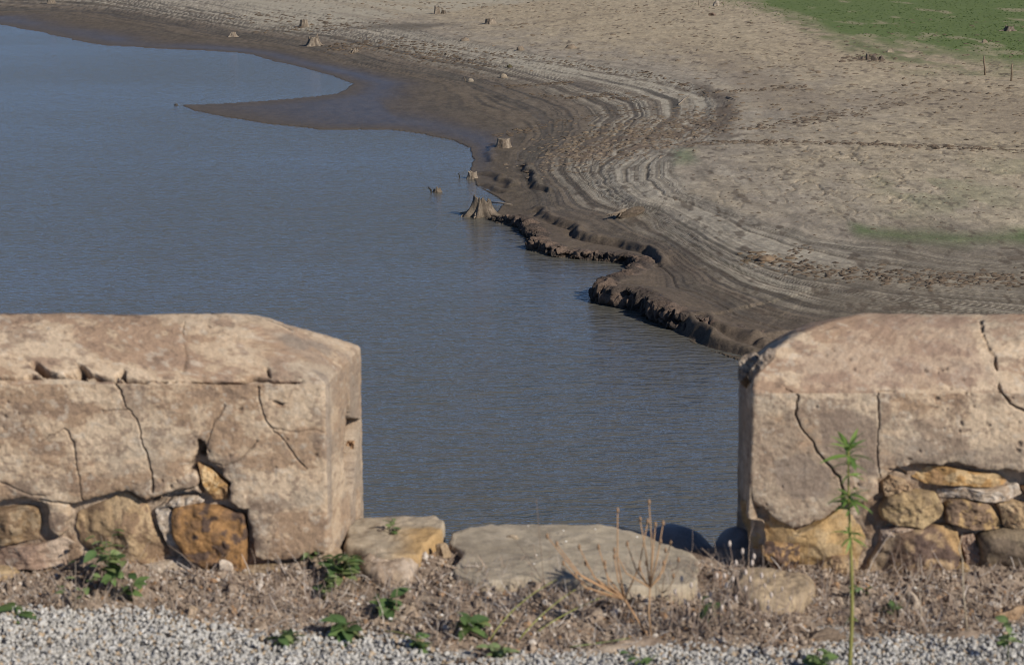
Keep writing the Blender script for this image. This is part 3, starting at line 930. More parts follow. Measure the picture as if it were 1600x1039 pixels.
def edge_y(x):                  # irregular line between gravel and verge
    px_ = np.array([-2600, 0, 250, 330, 400, 480, 600, 640, 700, 760, 850, 990, 1100, 1200, 1300, 1400, 1600, 4000])
    py_ = np.array([945, 945, 950, 966, 986, 980, 985, 995, 1015, 1026, 1016, 997, 996, 1012, 1000, 986, 976, 970])
    w_ = np.array([at(a_, b_, 0.0)[:2] for a_, b_ in zip(px_, py_)])
    return np.interp(x, w_[:, 0], w_[:, 1])


def verge_z(x, y):
    e = edge_y(x)
    f = np.clip((y - e) / np.maximum(YF - e, .05), 0, 1.6)
    return -.012 + .035 * sst(0, 1, f) + .05 * fbm2(x * 9, y * 9, 4, 200) + .025 * fbm2(x * 3, y * 3 + 7, 2, 201)


gx, gy = np.meshgrid(np.linspace(-3, 3, 500), np.linspace(4.35, 5.42, 110))
vz = verge_z(gx.ravel(), gy.ravel())
vz = vz - .12 * sst(5.08, 5.2, gy.ravel())
vz = np.where(gy.ravel() < edge_y(gx.ravel()) - .04, -.03, vz)
Vv = np.stack([gx.ravel(), gy.ravel(), vz], 1)
cv = np.zeros((len(Vv), 3), np.float32); cv[:] = (.31, .235, .175)
nn = fbm2(Vv[:, 0] * 14, Vv[:, 1] * 14, 4, 203)
cv = mixc(cv, (.31, .25, .195), sst(-.05, .25, nn)); cv = mixc(cv, (.15, .108, .08), sst(.03, .25, -nn))
tag(mesh_np('verge', Vv, grid_faces(110, 500), cv, M_SOIL), kind='structure')

Vr = np.array([(-40, -8, -.018), (40, -8, -.018), (40, 4.8, -.018), (-40, 4.8, -.018)], float)
cr = np.tile(np.array((.42, .40, .37)), (4, 1))
tag(mesh_np('road', Vr, np.array([[0, 1, 2, 3]]), cr, M_SOIL), kind='structure')
bz0, bz1 = -12.0, -.13
Vd = np.array([(-40, -8, bz0), (40, -8, bz0), (40, 5.42, bz0), (-40, 5.42, bz0), (-40, -8, bz1), (40, -8, bz1), (40, 5.42, bz1), (-40, 5.42, bz1)], float)
Fd = np.array([(0, 3, 2, 1), (4, 5, 6, 7), (0, 1, 5, 4), (1, 2, 6, 5), (2, 3, 7, 6), (3, 0, 4, 7)])
tag(mesh_np('dam', Vd, Fd, np.tile(np.array((.26, .21, .16)), (8, 1)), M_MORT, smooth=False), kind='structure')

# gravel
n = 56000
gxp = rng.uniform(-2.1, 2.1, n); gyp = rng.uniform(4.12, 4.95, n)
ed = edge_y(gxp) + .03 * fbm2(gxp * 12, gyp * 12, 3, 205) * 2
ok = gyp < ed + np.abs(rng.normal(size=n)) * .012
gxp, gyp = gxp[ok], gyp[ok]; n = len(gxp)
sz = rng.uniform(.0032, .0060, n) * np.where(rng.random(n) < .05, 1.5, 1)
gz = -.013 + rng.uniform(0, .009, n) + .02 * fbm2(gxp * 5, gyp * 5, 3, 206)
tone = rng.random((n, 1)) ** 1.3
gc = lerp(np.array((.49, .465, .43)), np.array((.38, .36, .33)), tone)
gc = np.where(rng.random((n, 1)) < .12, np.array((.38, .29, .20)), gc)
gc = np.where(rng.random((n, 1)) < .04, np.array((.58, .56, .53)), gc)
gc = np.where(rng.random((n, 1)) < .05, np.array((.2, .19, .18)), gc)
Vg, Fg, Cg = pebbles(np.stack([gxp, gyp, gz], 1), sz, gc, (1.15, .9, .7))
tag(mesh_np('gravel', Vg, Fg, Cg, M_GRAV, smooth=False), 'loose pale grey gravel of the road edge in front of the wall', 'gravel', kind='stuff')

# crumbs and litter of the verge
n = 20000
x = rng.uniform(-2.4, 2.4, n); y = rng.uniform(4.36, 5.0, n)
ok = (y > edge_y(x) - .02) & ((y < YF + .02) | ((x > -.5) & (x < .65)))
x, y = x[ok], y[ok]; n = len(x)
sz = rng.uniform(.0025, .008, n) * np.where(rng.random(n) < .05, 1.9, 1)
cc = lerp(np.array((.40, .315, .24)), np.array((.16, .115, .085)), rng.random((n, 1)))
cc = np.where(rng.random((n, 1)) < .14, np.array((.55, .48, .41)), cc)
cc = np.where(rng.random((n, 1)) < .08, np.array((.34, .21, .12)), cc)
Vg, Fg, Cg = pebbles(np.stack([x, y, verge_z(x, y) + .3 * sz], 1), sz, cc, (1.1, .9, .65))
tag(mesh_np('soil_crumbs', Vg, Fg, Cg, M_SOIL, smooth=False), 'brown crumbs of soil and mortar strewn at the foot of the wall', 'rubble', kind='stuff')

# dry stems and litter: thin three-sided straws
n = 11000
x = rng.uniform(-2.3, 2.3, n); y = rng.uniform(4.36, 4.98, n)
dens = np.interp(x, [-2.3, -1.0, -.75, -.5, 0, .5, 1.3, 2.3], [.5, .45, .6, .95, .8, 1, .8, .5])
ok = (y > edge_y(x) - .03) & (y < YF - .01) & (rng.random(n) < dens)
x, y = x[ok], y[ok]; n = len(x)
ln_ = rng.uniform(.015, .075, n); a = rng.uniform(0, 6.28, n); el = np.abs(rng.normal(.25, .4, n)).clip(0, 1.4)
p0 = np.stack([x, y, verge_z(x, y) - .002], 1)
dr = np.stack([np.cos(a) * np.cos(el), np.sin(a) * np.cos(el), np.sin(el)], 1)
p1 = p0 + dr * ln_[:, None] * .55 + rng.normal(size=(n, 3)) * .003 + np.array([0, 0, .003]); p2 = p1 + (dr + rng.normal(size=(n, 3)) * .35) * ln_[:, None] * .45
sd2 = np.cross(dr, rng.normal(size=(n, 3))); sd2 /= np.linalg.norm(sd2, axis=1)[:, None]
sd3 = np.cross(dr, sd2)
rd = rng.uniform(.0006, .0014, n)[:, None]
ring = [sd2 * rd, (-.5 * sd2 + .87 * sd3) * rd, (-.5 * sd2 - .87 * sd3) * rd]
VV = np.stack([p0 + r_ for r_ in ring] + [p1 + r_ for r_ in ring] + [p2 + r_ * .4 for r_ in ring], 1).reshape(-1, 3)
fb = []
for k in (0, 3):
    for q in range(3): fb.append((k + q, k + (q + 1) % 3, k + 3 + (q + 1) % 3, k + 3 + q))
FF = (np.array(fb)[None] + (np.arange(n) * 9)[:, None, None]).reshape(-1, 4)
cc = lerp(np.array((.48, .37, .275)), np.array((.22, .155, .115)), rng.random((n, 1)))
cc = np.where(rng.random((n, 1)) < .3, np.array((.47, .41, .36)), cc)
tag(mesh_np('dry_litter', VV, FF, np.repeat(cc, 9, 0), M_DRY, smooth=False), 'dry brown straw and broken stems littering the verge', 'dry litter', kind='stuff')


def dry_straws(n, xs, dens_, y0, l0, l1, lab):
    x = rng.uniform(-2.2, 2.2, n); y = np.array([rng.uniform(edge_y(a) - .01, YF - .02) for a in x])
    clump = noise2(x * 7, y * 9, 800)
    ok = (rng.random(n) < np.interp(x, xs, dens_)) & (clump > .42)
    x, y = x[ok], y[ok]; n = len(x)
    ln_ = rng.uniform(l0, l1, n); a = rng.uniform(0, 6.28, n); el = rng.uniform(.75, 1.5, n)
    p0 = np.stack([x, y, verge_z(x, y) - .004], 1)
    dr = np.stack([np.cos(a) * np.cos(el), np.sin(a) * np.cos(el), np.sin(el)], 1)
    out = [p0]
    for q in range(3): out.append(out[-1] + (dr + rng.normal(size=(n, 3)) * .22) * ln_[:, None] / 3)
    s2 = np.cross(dr, rng.normal(size=(n, 3))); s2 /= np.linalg.norm(s2, axis=1)[:, None]; s3 = np.cross(dr, s2)
    rd = rng.uniform(.0006, .0013, n)[:, None]
    ring = [s2 * rd, (-.5 * s2 + .87 * s3) * rd, (-.5 * s2 - .87 * s3) * rd]
    VV = np.stack([o_ + r_ * (1 - .25 * i_) for i_, o_ in enumerate(out) for r_ in ring], 1).reshape(-1, 3)
    fb = [(k + q, k + (q + 1) % 3, k + 3 + (q + 1) % 3, k + 3 + q) for k in (0, 3, 6) for q in range(3)]
    FF = (np.array(fb)[None] + (np.arange(n) * 12)[:, None, None]).reshape(-1, 4)
    cc = lerp(np.array((.48, .37, .28)), np.array((.25, .18, .14)), rng.random((n, 1)))
    cc = np.where(rng.random((n, 1)) < .3, np.array((.47, .40, .345)), cc)
    tag(mesh_np('dry_grass', VV, FF, np.repeat(cc, 12, 0), M_DRY, smooth=False), lab, 'dry grass', kind='stuff')


dry_straws(4200, [-2.2, -1.1, -.95, -.6, -.45, -.15, .1, .3, .42, .75, .95, 1.3, 2.2], [.2, .3, .5, .3, .8, .6, .5, .7, 1, 1, .5, .45, .4], 0, .03, .085, 'upright tufts of dead brown grass growing in the verge')
dry_straws(900, [-2.2, -1.1, -.95, -.6, -.45, -.15, .1, .3, .42, .75, .95, 1.3, 2.2], [.05, .05, .3, .1, .4, .25, .2, .5, 1, 1, .4, .35, .2], 0, .08, .17, 'taller sparse dry grass stems rising from the verge')

# ------------------------------------------------------------------ PARAPET WALLS
def on_wall(px, py, ze):
    p = at_y(px, py, YF)
    if p[2] <= ze: return p
    d = ray(px, py)                 # the coping slope: walk along the sight line until it meets the curve
    yy = np.linspace(YF, YF + .22, 400); f_ = (yy - YF) / .20
    zp = ze + (.65 - ze) * (1 - (1 - np.clip(f_, 0, 1)) ** 1.55); zr = CAM_Z + d[2] * yy / d[1]
    k = int(np.argmax(zp >= zr)) if (zp >= zr).any() else 399
    return np.array([d[0] * yy[k] / d[1], yy[k], zr[k]])


def build_wall(side, xe, splay, ze, hipk, plaster_px, cracks, endmask, tint_fn, splits_cop, splits_face, creas_px, label, seed, rearlow=0.0, voids=()):
    """side -1: wall runs to the left of its end at x=xe; +1: to the right"""
    r0 = .016 if side < 0 else .012; T = YR - YF; HALF = T / 2 - .0005
    # profile
    zb = np.concatenate([np.linspace(-.06, ze - .025, 225)[:-1], np.linspace(ze - .025, ze, 17)])
    ib = .006 * sst(ze - .010, ze + .006, zb)
    sl_i = np.concatenate([np.linspace(.0058, .022, 9)[:-1], np.linspace(.022, .19, 62)]); sl_f = (sl_i - .004) / .20; sl_z = ze + (.65 - ze) * (1 - (1 - sl_f) ** 1.55)
    top_i = np.array([.2, .21, .218, HALF]); top_z = np.array([.651, .6535, .655, .6555]) + (0)
    ii = np.concatenate([ib, sl_i, top_i]); zz_ = np.concatenate([zb, sl_z, top_z])
    ns = len(ii)
    E = 2.3
    ef = np.concatenate([np.linspace(E, 1.0, 90)[:-1], np.linspace(1.0, 0, 400)])       # distance from the end, along the front
    nf = len(ef); na = 9; ne = 110; nre = 50
    P_ = []
    for i, zv in zip(ii, zz_):
        ie = i * hipk if side < 0 else 4.7 * i ** 1.8; rr = max(min(r0 + (.9 * i if side < 0 else .05 * i), HALF - i), .0004)
        e_in = ie + rr
        fe = E + (e_in - E) * (1 - ef / E)
        fr_ = np.stack([fe, np.full(nf, YF + i)], 1)
        a1 = np.linspace(0, math.pi / 2, na + 2)[1:-1]
        ar1 = np.stack([e_in - rr * np.sin(a1), YF + i + rr - rr * np.cos(a1)], 1)
        ye = np.linspace(YF + i + rr, YR - i - rr, ne)
        en = np.stack([np.full(ne, ie), ye], 1)
        ar2 = np.stack([e_in - rr * np.cos(a1), YR - i - rr + rr * np.sin(a1)], 1)
        re_ = np.stack([np.linspace(e_in, E, nre), np.full(nre, YR - i)], 1)
        q = np.concatenate([fr_, ar1, en, ar2, re_])
        wgt = np.exp(-np.maximum(q[:, 0], 0) / .12)
        zz3 = np.full(len(q), zv)
        if rearlow:                     # the back of this end is broken down
            seq = np.arange(len(q))
            fd = np.where(seq < nf, 0, np.where(seq < nf + 2 * na + ne, 1, np.exp(-np.maximum(q[:, 0] - e_in, 0) / .22)))
            zz3 = zz3 - rearlow * fd * np.maximum(q[:, 1] - YF - i, 0) * sst(ze - .3, ze, zv)
        q[:, 0] = q[:, 0] + splay * (q[:, 1] - YF) / T * wgt
        P_.append(np.concatenate([q, zz3[:, None]], 1))
    G = np.array(P_)                       # ns, ntot, 3  as (e, y, z)
    G[..., 0] = xe + side * G[..., 0]
    nt2 = G.shape[1]
    # normals of the undisplaced form
    gu = np.gradient(G, axis=1); gv = np.gradient(G, axis=0)
    Nn = np.cross(gu, gv); Nn /= np.linalg.norm(Nn, axis=-1)[..., None] + 1e-9
    if side > 0: Nn = -Nn
    tid = np.arange(nt2)
    isf = np.broadcast_to((tid < nf + na // 2)[None], (ns, nt2)).ravel()
    ise = np.broadcast_to(((tid >= nf + na // 2) & (tid < nf + na + ne + 4))[None], (ns, nt2)).ravel()
    Q = G.reshape(-1, 3); Nq = Nn.reshape(-1, 3)
    x, y, z_ = Q.T
    sloped = (Nq[:, 2] > .3)
    poly = np.array([at_y(a, b, YF)[[0, 2]] for a, b in plaster_px])
    wob_ = np.stack([fbm2(x * 30, z_ * 30, 4, seed), fbm2(x * 30, z_ * 30, 4, seed + 40)], 1) * .022
    XZ = Q[:, [0, 2]] + wob_
    inside = in_poly(XZ, poly)
    dpl, _ = seg_dist(XZ, np.vstack([poly, poly[:1]]))
    dpl = np.where(inside, dpl, -dpl)
    pl = np.where(isf, sst(-.0008, .0022, dpl), 1.0)
    if endmask is not None:
        pe = endmask(y, z_, wob_)
        pl = np.where(ise, pe, pl)
    pl = np.where(z_ > ze - .03, 1, pl)
    n1 = fbm3(x * 5, y * 5, z_ * 5, 4, seed + 1); n2 = fbm3(x * 28, y * 28, z_ * 28, 4, seed + 2); n3 = fbm3(x * 90, y * 90, z_ * 90, 2, seed + 3)
    disp = pl * 0.0 + (1 - pl) * (-.042 + .03 * n2 + .02 * n1)
    disp = disp + pl * (.010 * n1 + .0042 * n2 + .0036 * n3)
    # the plaster thins towards its broken edge
    disp = disp - pl * isf * .010 * np.exp(-np.maximum(dpl, 0) / .012) * (1 - sloped)
    # pits
    f1_, f2_ = voro2((x + y * .7) * 34, (z_ + y * .3) * 34, seed + 9)
    pit = sst(.6, .72, noise2((x + y * .7) * 9, z_ * 9, seed + 11)) * (1 - sst(.04, .16, f1_ + .5 * n3)) * (noise2((x + y) * 40, z_ * 40, seed + 14) > .5)
    disp = disp - pl * pit * .004
    cdk = np.zeros(len(Q))
    for pts, wd, dep in cracks:
        l = np.array([on_wall(a, b, ze) if not isinstance(a, tuple) else np.array(a) for a, b in pts])
        ww = np.stack([fbm3(x * 30, y * 30, z_ * 30, 4, seed + 70, .6), 0 * x, fbm3(x * 30, y * 30, z_ * 30, 4, seed + 71, .6)], 1) * .017
        dcr, al = seg_dist(Q + ww, l)
        wv = wd * (.1 + 1.0 * noise2(al * 30, al * 0 + seed, seed + 12) + 1.1 * noise2(al * 8, al * 0 + seed, seed + 13) ** 2)
        gk = np.exp(-(dcr / (wv * .5 + .0011)) ** 4)
        if not pts[0][0] == 'end': gk = gk * (Nq[:, 1] < .2)
        disp = disp - gk * dep
        cdk = np.maximum(cdk, gk)
    for vp, vd in voids:
        pv = np.array([on_wall(a, b, ze)[[0, 2]] for a, b in vp])
        q_ = XZ - wob_ * .5; dv, _ = seg_dist(q_, np.vstack([pv, pv[:1]])); iv_ = in_poly(q_, pv)
        kv = np.where(iv_, sst(0, .004, dv), 0) * (Nq[:, 1] < .2)
        disp = disp - kv * vd * (.75 + .5 * noise2(x * 40, z_ * 40, seed + 15)); cdk = np.maximum(cdk, kv * .6)
    Vw = Q + Nq * disp[:, None]
    # albedo
    big_ = fbm3(x * 4.2, y * 4.2, z_ * 6.5, 5, seed + 21, .6); md = fbm3(x * 15, y * 15, z_ * 19, 4, seed + 22, .6); ft = fbm3(x * 2.1, y * 2.1, z_ * 3.1, 3, seed + 23)
    sx_, sz_ = x + .6 * y, z_ + .5 * y * sloped
    big_ = fbm2(sx_ * 4.5, sz_ * 8, 6, seed + 21, .62); md = fbm2(sx_ * 13 + 4, sz_ * 20, 5, seed + 22, .62); ft = fbm2(sx_ * 2.4, sz_ * 4, 5, seed + 23, .6)
    sp = fbm2(sx_ * 55, sz_ * 65, 3, seed + 24)
    C_ = np.zeros((len(Q), 3), np.float32); C_[:] = (.45, .333, .228)
    C_ = mixc(C_, (.52, .405, .29), sst(.0, .08, -big_ + .35 * sp) * .6)
    C_ = mixc(C_, (.285, .186, .118), sst(.02, .055, big_ + .4 * md + .15 * sp) * .7)
    C_ = mixc(C_, (.32, .262, .2), sst(.05, .13, ft + .4 * md) * .5)
    C_ = mixc(C_, (.205, .14, .10), sst(.08, .13, md - .4 * big_ + .15 * sp) * .55)
    C_ = mixc(C_, (.32, .215, .15), sloped * sst(-.06, .08, md + .8 * big_) * .5)
    C_ = mixc(C_, (.50, .42, .33), sst(.16, .26, sp + .2 * md) * .5)
    C_ = mixc(C_, (.15, .105, .08), sst(.17, .25, -sp + .2 * md) * .5)
    C_ = tint_fn(C_, x, y, z_, md, ise)
    C_ = mixc(C_, (.14, .10, .075), pit * .6)
    C_ = mixc(C_, (.13, .095, .07), cdk * .55)
    mo = np.zeros_like(C_); mo[:] = (.37, .285, .21)
    mo = mixc(mo, (.24, .165, .11), sst(-.05, .2, n2 + .5 * n1)); mo = mixc(mo, (.44, .36, .28), sst(.1, .3, -n2))
    C_ = C_ + (mo - C_) * (1 - pl)[:, None]
    Fq = grid_faces(ns, nt2)
    if side > 0: pass
    else: Fq = Fq[:, ::-1]
    if side > 0: Fq = Fq[:, ::1]
    # sort the faces into parts
    ctr = Q[Fq].mean(1); plf = pl[Fq].max(1); xf, zf = ctr[:, 0], ctr[:, 2]
    crl = np.array([on_wall(a, b, ze) for a, b in creas_px])
    o_ = np.argsort(crl[:, 0])
    zc = np.interp(xf, crl[o_, 0], crl[o_, 2])
    cop = zf > zc
    part = np.where(plf < .5, 0, np.where(cop, 10, 20))
    for k, pts in enumerate(splits_cop):
        l = np.array([on_wall(a, b, ze) for a, b in pts]); oo = np.argsort(l[:, 2])
        part = np.where((part >= 10) & (part < 20) & (xf > np.interp(zf, l[oo, 2], l[oo, 0])), 11 + k, part)
    for k, pts in enumerate(splits_face):
        l = np.array([on_wall(a, b, ze) for a, b in pts]); oo = np.argsort(l[:, 2])
        part = np.where((part >= 20) & (xf > np.interp(zf, l[oo, 2], l[oo, 0])), 21 + k, part)
    rt = empty('parapet_wall', (xe + side * .8, (YF + YR) / 2, 0), label, 'wall', 'parapet walls of the dam')
    for pid in np.unique(part):
        nm = 'mortar_core' if pid == 0 else ('coping' if pid < 20 else 'plaster_panel')
        sub_mesh(nm, Vw, Fq, part == pid, C_, M_MORT if pid == 0 else M_PLAST, rt)
    return rt


# ---- left wall
ZE_L, XE_L = .527, -.470
plL = [(-1400, 300), (-1400, 800), (-300, 800), (0, 786), (40, 781), (62, 786), (72, 800), (74, 830), (95, 842), (110, 800), (108, 789), (165, 776), (197, 767), (231, 785), (250, 777), (280, 770), (306, 766), (316, 775),
       (306, 740), (296, 742), (308, 700), (318, 692), (322, 720), (345, 740), (360, 755), (356, 785), (384, 798), (391, 835), (398, 868), (410, 877), (440, 878), (475, 876), (492, 866), (515, 872), (530, 880), (640, 880), (640, 300)]
crL = [
    ([(-60, 592), (0, 592), (50, 589), (110, 589), (150, 590), (200, 594)], .008, .04),
    ([(200, 594), (245, 596), (288, 596), (345, 598), (380, 597)], .0085, .04),
    ([(380, 597), (393, 590), (418, 592), (440, 596), (465, 597)], .0075, .035),
    ([(465, 597), (482, 590), (500, 592)], .0026, .010),
    ([(417, 575), (420, 588)], .004, .015),
    ([(290, 488), (287, 530), (292, 552), (288, 575), (289, 596)], .0022, .005),
    ([(181, 600), (198, 635), (215, 660), (226, 700), (236, 740), (238, 770)], .0030, .010),
    ([(198, 640), (160, 643)], .0018, .004),
    ([(403, 605), (405, 635), (420, 665), (445, 690), (462, 715), (480, 732)], .0026, .007),
    ([(420, 668), (455, 674), (490, 672), (515, 678)], .0018, .004),
    ([(352, 635), (335, 660), (325, 692)], .0020, .005),
    ([(400, 690), (375, 718), (350, 728), (330, 722)], .0020, .005),
    ([(100, 670), (115, 690), (122, 740), (128, 785)], .0024, .006),
    ([(0, 752), (40, 770), (70, 776)], .0022, .005), ([(60, 690), (100, 670)], .0018, .004),
    ([(110, 789), (60, 782)], .003, .01), ([(236, 785), (262, 772), (310, 762)], .0035, .018),
    ([(310, 692), (318, 700), (315, 716)], .009, .03), ([(304, 735), (318, 752), (328, 772)], .006, .03),
    ([(428, 628), (440, 632)], .004, .008),
]
e_ = lambda Y_, Z_: ((XE_L + .03 * (Y_ - YF), Y_, Z_), 0)


def endL(y, z, wb):
    # a wedge of plaster gone from the end face, and its ragged foot
    hole = in_poly(np.stack([y + wb[:, 0] * .5, z + wb[:, 1] * .5], 1), np.array([(5.17, .43), (5.20, .36), (5.33, .32), (5.30, .27), (5.20, .12), (5.10, .27), (5.12, .33)]))
    return 1.0 - hole


def tintL(C_, x, y, z, md, ise):
    C_ = mixc(C_, (.30, .235, .175), ise * .45 * np.clip(.7 + 2 * md, 0, 1))
    C_ = mixc(C_, (.225, .185, .15), ise * sst(.08, .2, noise3(x * 14, y * 14, z * 4, 301) - .42) * .6)
    return C_


lw = build_wall(-1, XE_L, -.055, ZE_L, 1.1, plL, crL, endL, tintL,
                [[(291, 480), (287, 530), (291, 555), (289, 600)]],
                [[(181, 595), (198, 635), (215, 660), (226, 700), (236, 740), (240, 800), (245, 900)]],
                [(-900, 588), (-60, 588), (50, 586), (140, 586), (200, 594), (380, 597), (465, 597), (520, 597), (700, 597)],
                'left plastered parapet wall with cracked sloping coping and square brown stone at foot', 400, 0.0,
                [([(46, 567), (56, 565), (66, 574), (78, 581), (92, 585), (88, 589), (70, 588), (54, 579)], .05),
                 ([(100, 584), (116, 583), (123, 575), (116, 566), (129, 569), (137, 577), (141, 585), (165, 588), (184, 586), (194, 576), (198, 580), (197, 592), (165, 592), (130, 590), (104, 589)], .05),
                 ([(-60, 589), (0, 591), (38, 590), (50, 585), (90, 588), (88, 592), (40, 594), (0, 596), (-60, 594)], .045),
                 ([(384, 597), (396, 588), (416, 590), (444, 595), (464, 596), (462, 601), (420, 598), (395, 597)], .035),
                 ([(306, 694), (319, 688), (322, 704), (316, 722), (306, 716)], .03), ([(428, 626), (440, 629), (452, 633), (440, 634)], .012), ([(414, 574), (421, 572), (420, 588), (416, 588)], .02)])

# ---- right wall
ZE_R, XE_R = .503, .608
plR = [(1000, 300), (1000, 770), (1150, 768), (1165, 775), (1182, 790), (1214, 810), (1240, 829), (1266, 819), (1291, 807), (1312, 796), (1330, 784), (1356, 783), (1372, 772), (1376, 752), (1398, 736), (1430, 727),
       (1500, 725), (1545, 734), (1575, 733), (1600, 742), (1650, 770), (1800, 790), (3200, 800), (3200, 300)]
crR = [
    ([(1196, 565), (1206, 585), (1225, 605), (1247, 620), (1244, 648), (1258, 675), (1270, 695), (1290, 722), (1312, 746)], .0034, .013),
    ([(1312, 746), (1318, 765), (1314, 790)], .0040, .016),
    ([(1529, 490), (1535, 520), (1552, 555), (1562, 590), (1565, 612)], .0052, .020),
    ([(1565, 612), (1580, 630), (1605, 645), (1660, 670)], .0036, .014),
    ([(1370, 609), (1450, 610), (1530, 609), (1563, 612)], .0022, .008),
    ([(1372, 610), (1374, 660), (1372, 700), (1375, 750)], .0024, .007),
    ([(1280, 600), (1370, 609)], .0014, .002),
    ([(1390, 735), (1420, 745)], .004, .015),
]


def endR(y, z, wb):
    return sst(.155, .165, z + wb[:, 0] * 1.5 + (y - YF) * .1)


def px_mask(x, z, pts, wd, seed, yy=YF):
    poly = np.array([at_y(a, b, yy)[[0, 2]] for a, b in pts])
    q = np.stack([x, z], 1)
    d, _ = seg_dist(q, np.vstack([poly, poly[:1]])); d = np.where(in_poly(q, poly), d, -d)
    return sst(-wd, wd, d + 3 * wd * fbm2(x * 25, z * 25, 4, seed))


def tintR(C_, x, y, z, md, ise):
    C_ = mixc(C_, (.225, .168, .128), px_mask(x, z, [(1280, 645), (1325, 640), (1368, 655), (1372, 745), (1320, 740), (1285, 700)], .004, 311) * .75)
    C_ = mixc(C_, (.225, .172, .134), px_mask(x, z, [(1210, 720), (1255, 708), (1300, 735), (1290, 775), (1240, 780), (1212, 755)], .004, 312) * .7)
    C_ = mixc(C_, (.25, .20, .155), px_mask(x, z, [(1395, 690), (1440, 680), (1470, 710), (1600, 690), (1600, 735), (1400, 725)], .006, 313) * .5)
    C_ = mixc(C_, (.19, .13, .095), px_mask(x, z, [(1378, 628), (1392, 630), (1390, 655), (1376, 665)], .004, 314) * .6)
    C_ = mixc(C_, (.29, .20, .15), px_mask(x, z, [(1250, 560), (1350, 515), (1520, 510), (1545, 590), (1250, 600)], .01, 315, 5.0) * .45)
    return C_


rw = build_wall(1, XE_R, .022, ZE_R, 1.5, plR, crR, endR, tintR,
                [[(1529, 480), (1535, 520), (1552, 555), (1562, 590), (1566, 615)]],
                [[(1196, 560), (1206, 585), (1225, 605), (1246, 625), (1258, 675), (1290, 722), (1312, 746), (1330, 800), (1335, 900)],
                 [(1371, 600), (1374, 660), (1372, 700), (1376, 760), (1380, 900)]],
                [(1000, 612), (1200, 612), (1370, 609), (1530, 609), (1563, 612), (1605, 645), (1700, 640), (2600, 615)],
                'right plastered parapet wall with exposed rubble stones along its lower half', 500, .2)


# ------------------------------------------------------------------ stones
def outline_stone(name, pts3, nrm, proud, depth, colr, seed, mat, parent=None, flat=7, facet=.30, skirt=True, edge_wob=.075, stain=None, nring=22, nang=84, bevel=.32, up=None):
    """a stone whose outline follows pts3 (in its own plane), bulging along nrm; star-shaped about its middle"""
    pts3 = np.array(pts3); c = pts3.mean(0); nrm = np.array(nrm, float); nrm /= np.linalg.norm(nrm)
    upv = np.array(up if up is not None else (0, 0, 1), float)
    uu = np.cross(upv, nrm); uu /= np.linalg.norm(uu); vv = np.cross(nrm, uu)
    q = np.stack([(pts3 - c) @ uu, (pts3 - c) @ vv], 1)
    # resample the outline evenly, softened
    qq = np.vstack([q, q[:1]]); L_ = np.concatenate([[0], np.cumsum(np.hypot(*np.diff(qq, axis=0).T))])
    tq = np.linspace(0, L_[-1], nang, endpoint=False)
    ox, oy = np.interp(tq, L_, qq[:, 0]), np.interp(tq, L_, qq[:, 1])
    for _ in range(1):
        ox = (np.roll(ox, 1) + 2 * ox + np.roll(ox, -1)) / 4; oy = (np.roll(oy, 1) + 2 * oy + np.roll(oy, -1)) / 4
    sc = math.sqrt((q ** 2).sum(1).mean())
    k = 1 + edge_wob * 2 * fbm2(ox / sc * 2.5 + seed, oy / sc * 2.5, 3, seed)
    ox, oy = ox * k, oy * k
    V, W = [], []
    rr = np.concatenate([[1.0, 1.0], 1 - (np.arange(1, nring + 1) / (nring + .0)) ** 1.25 * .995])
    for i, f in enumerate(rr):
        x, y = ox * f, oy * f
        hh_ = np.full(nang, -depth) if i == 0 else proud * (1 - f ** flat) ** bevel if f < 1 else np.full(nang, 0.0)
        if i > 0:
            # broken facets: a few tilted planes cut the dome
            rs = np.random.default_rng(seed)
            cut = np.full(nang, 9.9)
            for _ in range(10):
                a_ = rs.uniform(0, 6.28); s_ = rs.uniform(.15, .8) * facet * 2; h0 = proud * rs.uniform(.85, 1.25)
                cut = np.minimum(cut, h0 - s_ * (np.cos(a_) * x + np.sin(a_) * y))
            hh_ = np.minimum(hh_, cut) if facet else hh_
            hh_ = hh_ + (.16 * proud + .005) * 2 * fbm2(x / sc * 2.6 + seed * 1.7, y / sc * 2.6, 5, seed + 2, .6) * (1 if i > 1 else .3) + .008 * fbm2(x * 55, y * 55, 4, seed + 3)
        V.append(c + x[:, None] * uu + y[:, None] * vv + hh_[:, None] * nrm); W.append(np.stack([x / sc, y / sc], 1))
    V = np.concatenate(V); W = np.concatenate(W); m = len(rr)
    n1 = fbm2(W[:, 0] * 1.5 + seed, W[:, 1] * 1.5, 4, seed + 5); n2 = fbm2(W[:, 0] * 4 + seed, W[:, 1] * 4, 4, seed + 6)
    C_ = np.zeros((len(V), 3), np.float32); C_[:] = colr[0]
    n3 = fbm2(W[:, 0] * 9 + seed, W[:, 1] * 9, 3, seed + 7)
    C_ = mixc(C_, colr[1], sst(-.03, .08, n1 + .5 * n2))
    if len(colr) > 2: C_ = mixc(C_, colr[2], sst(.03, .12, n2 - .5 * n1 + .3 * n3))
    C_ = C_ * (1 + .3 * n3)[:, None]
    if stain is not None: C_ = stain(C_, V, n2)
    Fc = []
    for i in range(m - 1):
        for k_ in range(nang):
            a_, b_ = i * nang + k_, i * nang + (k_ + 1) % nang
            Fc.append((a_, b_, b_ + nang, a_ + nang))
    Fc = np.array(Fc)
    # orient outwards
    f0 = Fc[len(Fc) // 2]; nn_ = np.cross(V[f0[1]] - V[f0[0]], V[f0[3]] - V[f0[0]])
    if nn_ @ nrm < 0: Fc = Fc[:, ::-1]
    return mesh_np(name, V, Fc, C_, mat, parent)


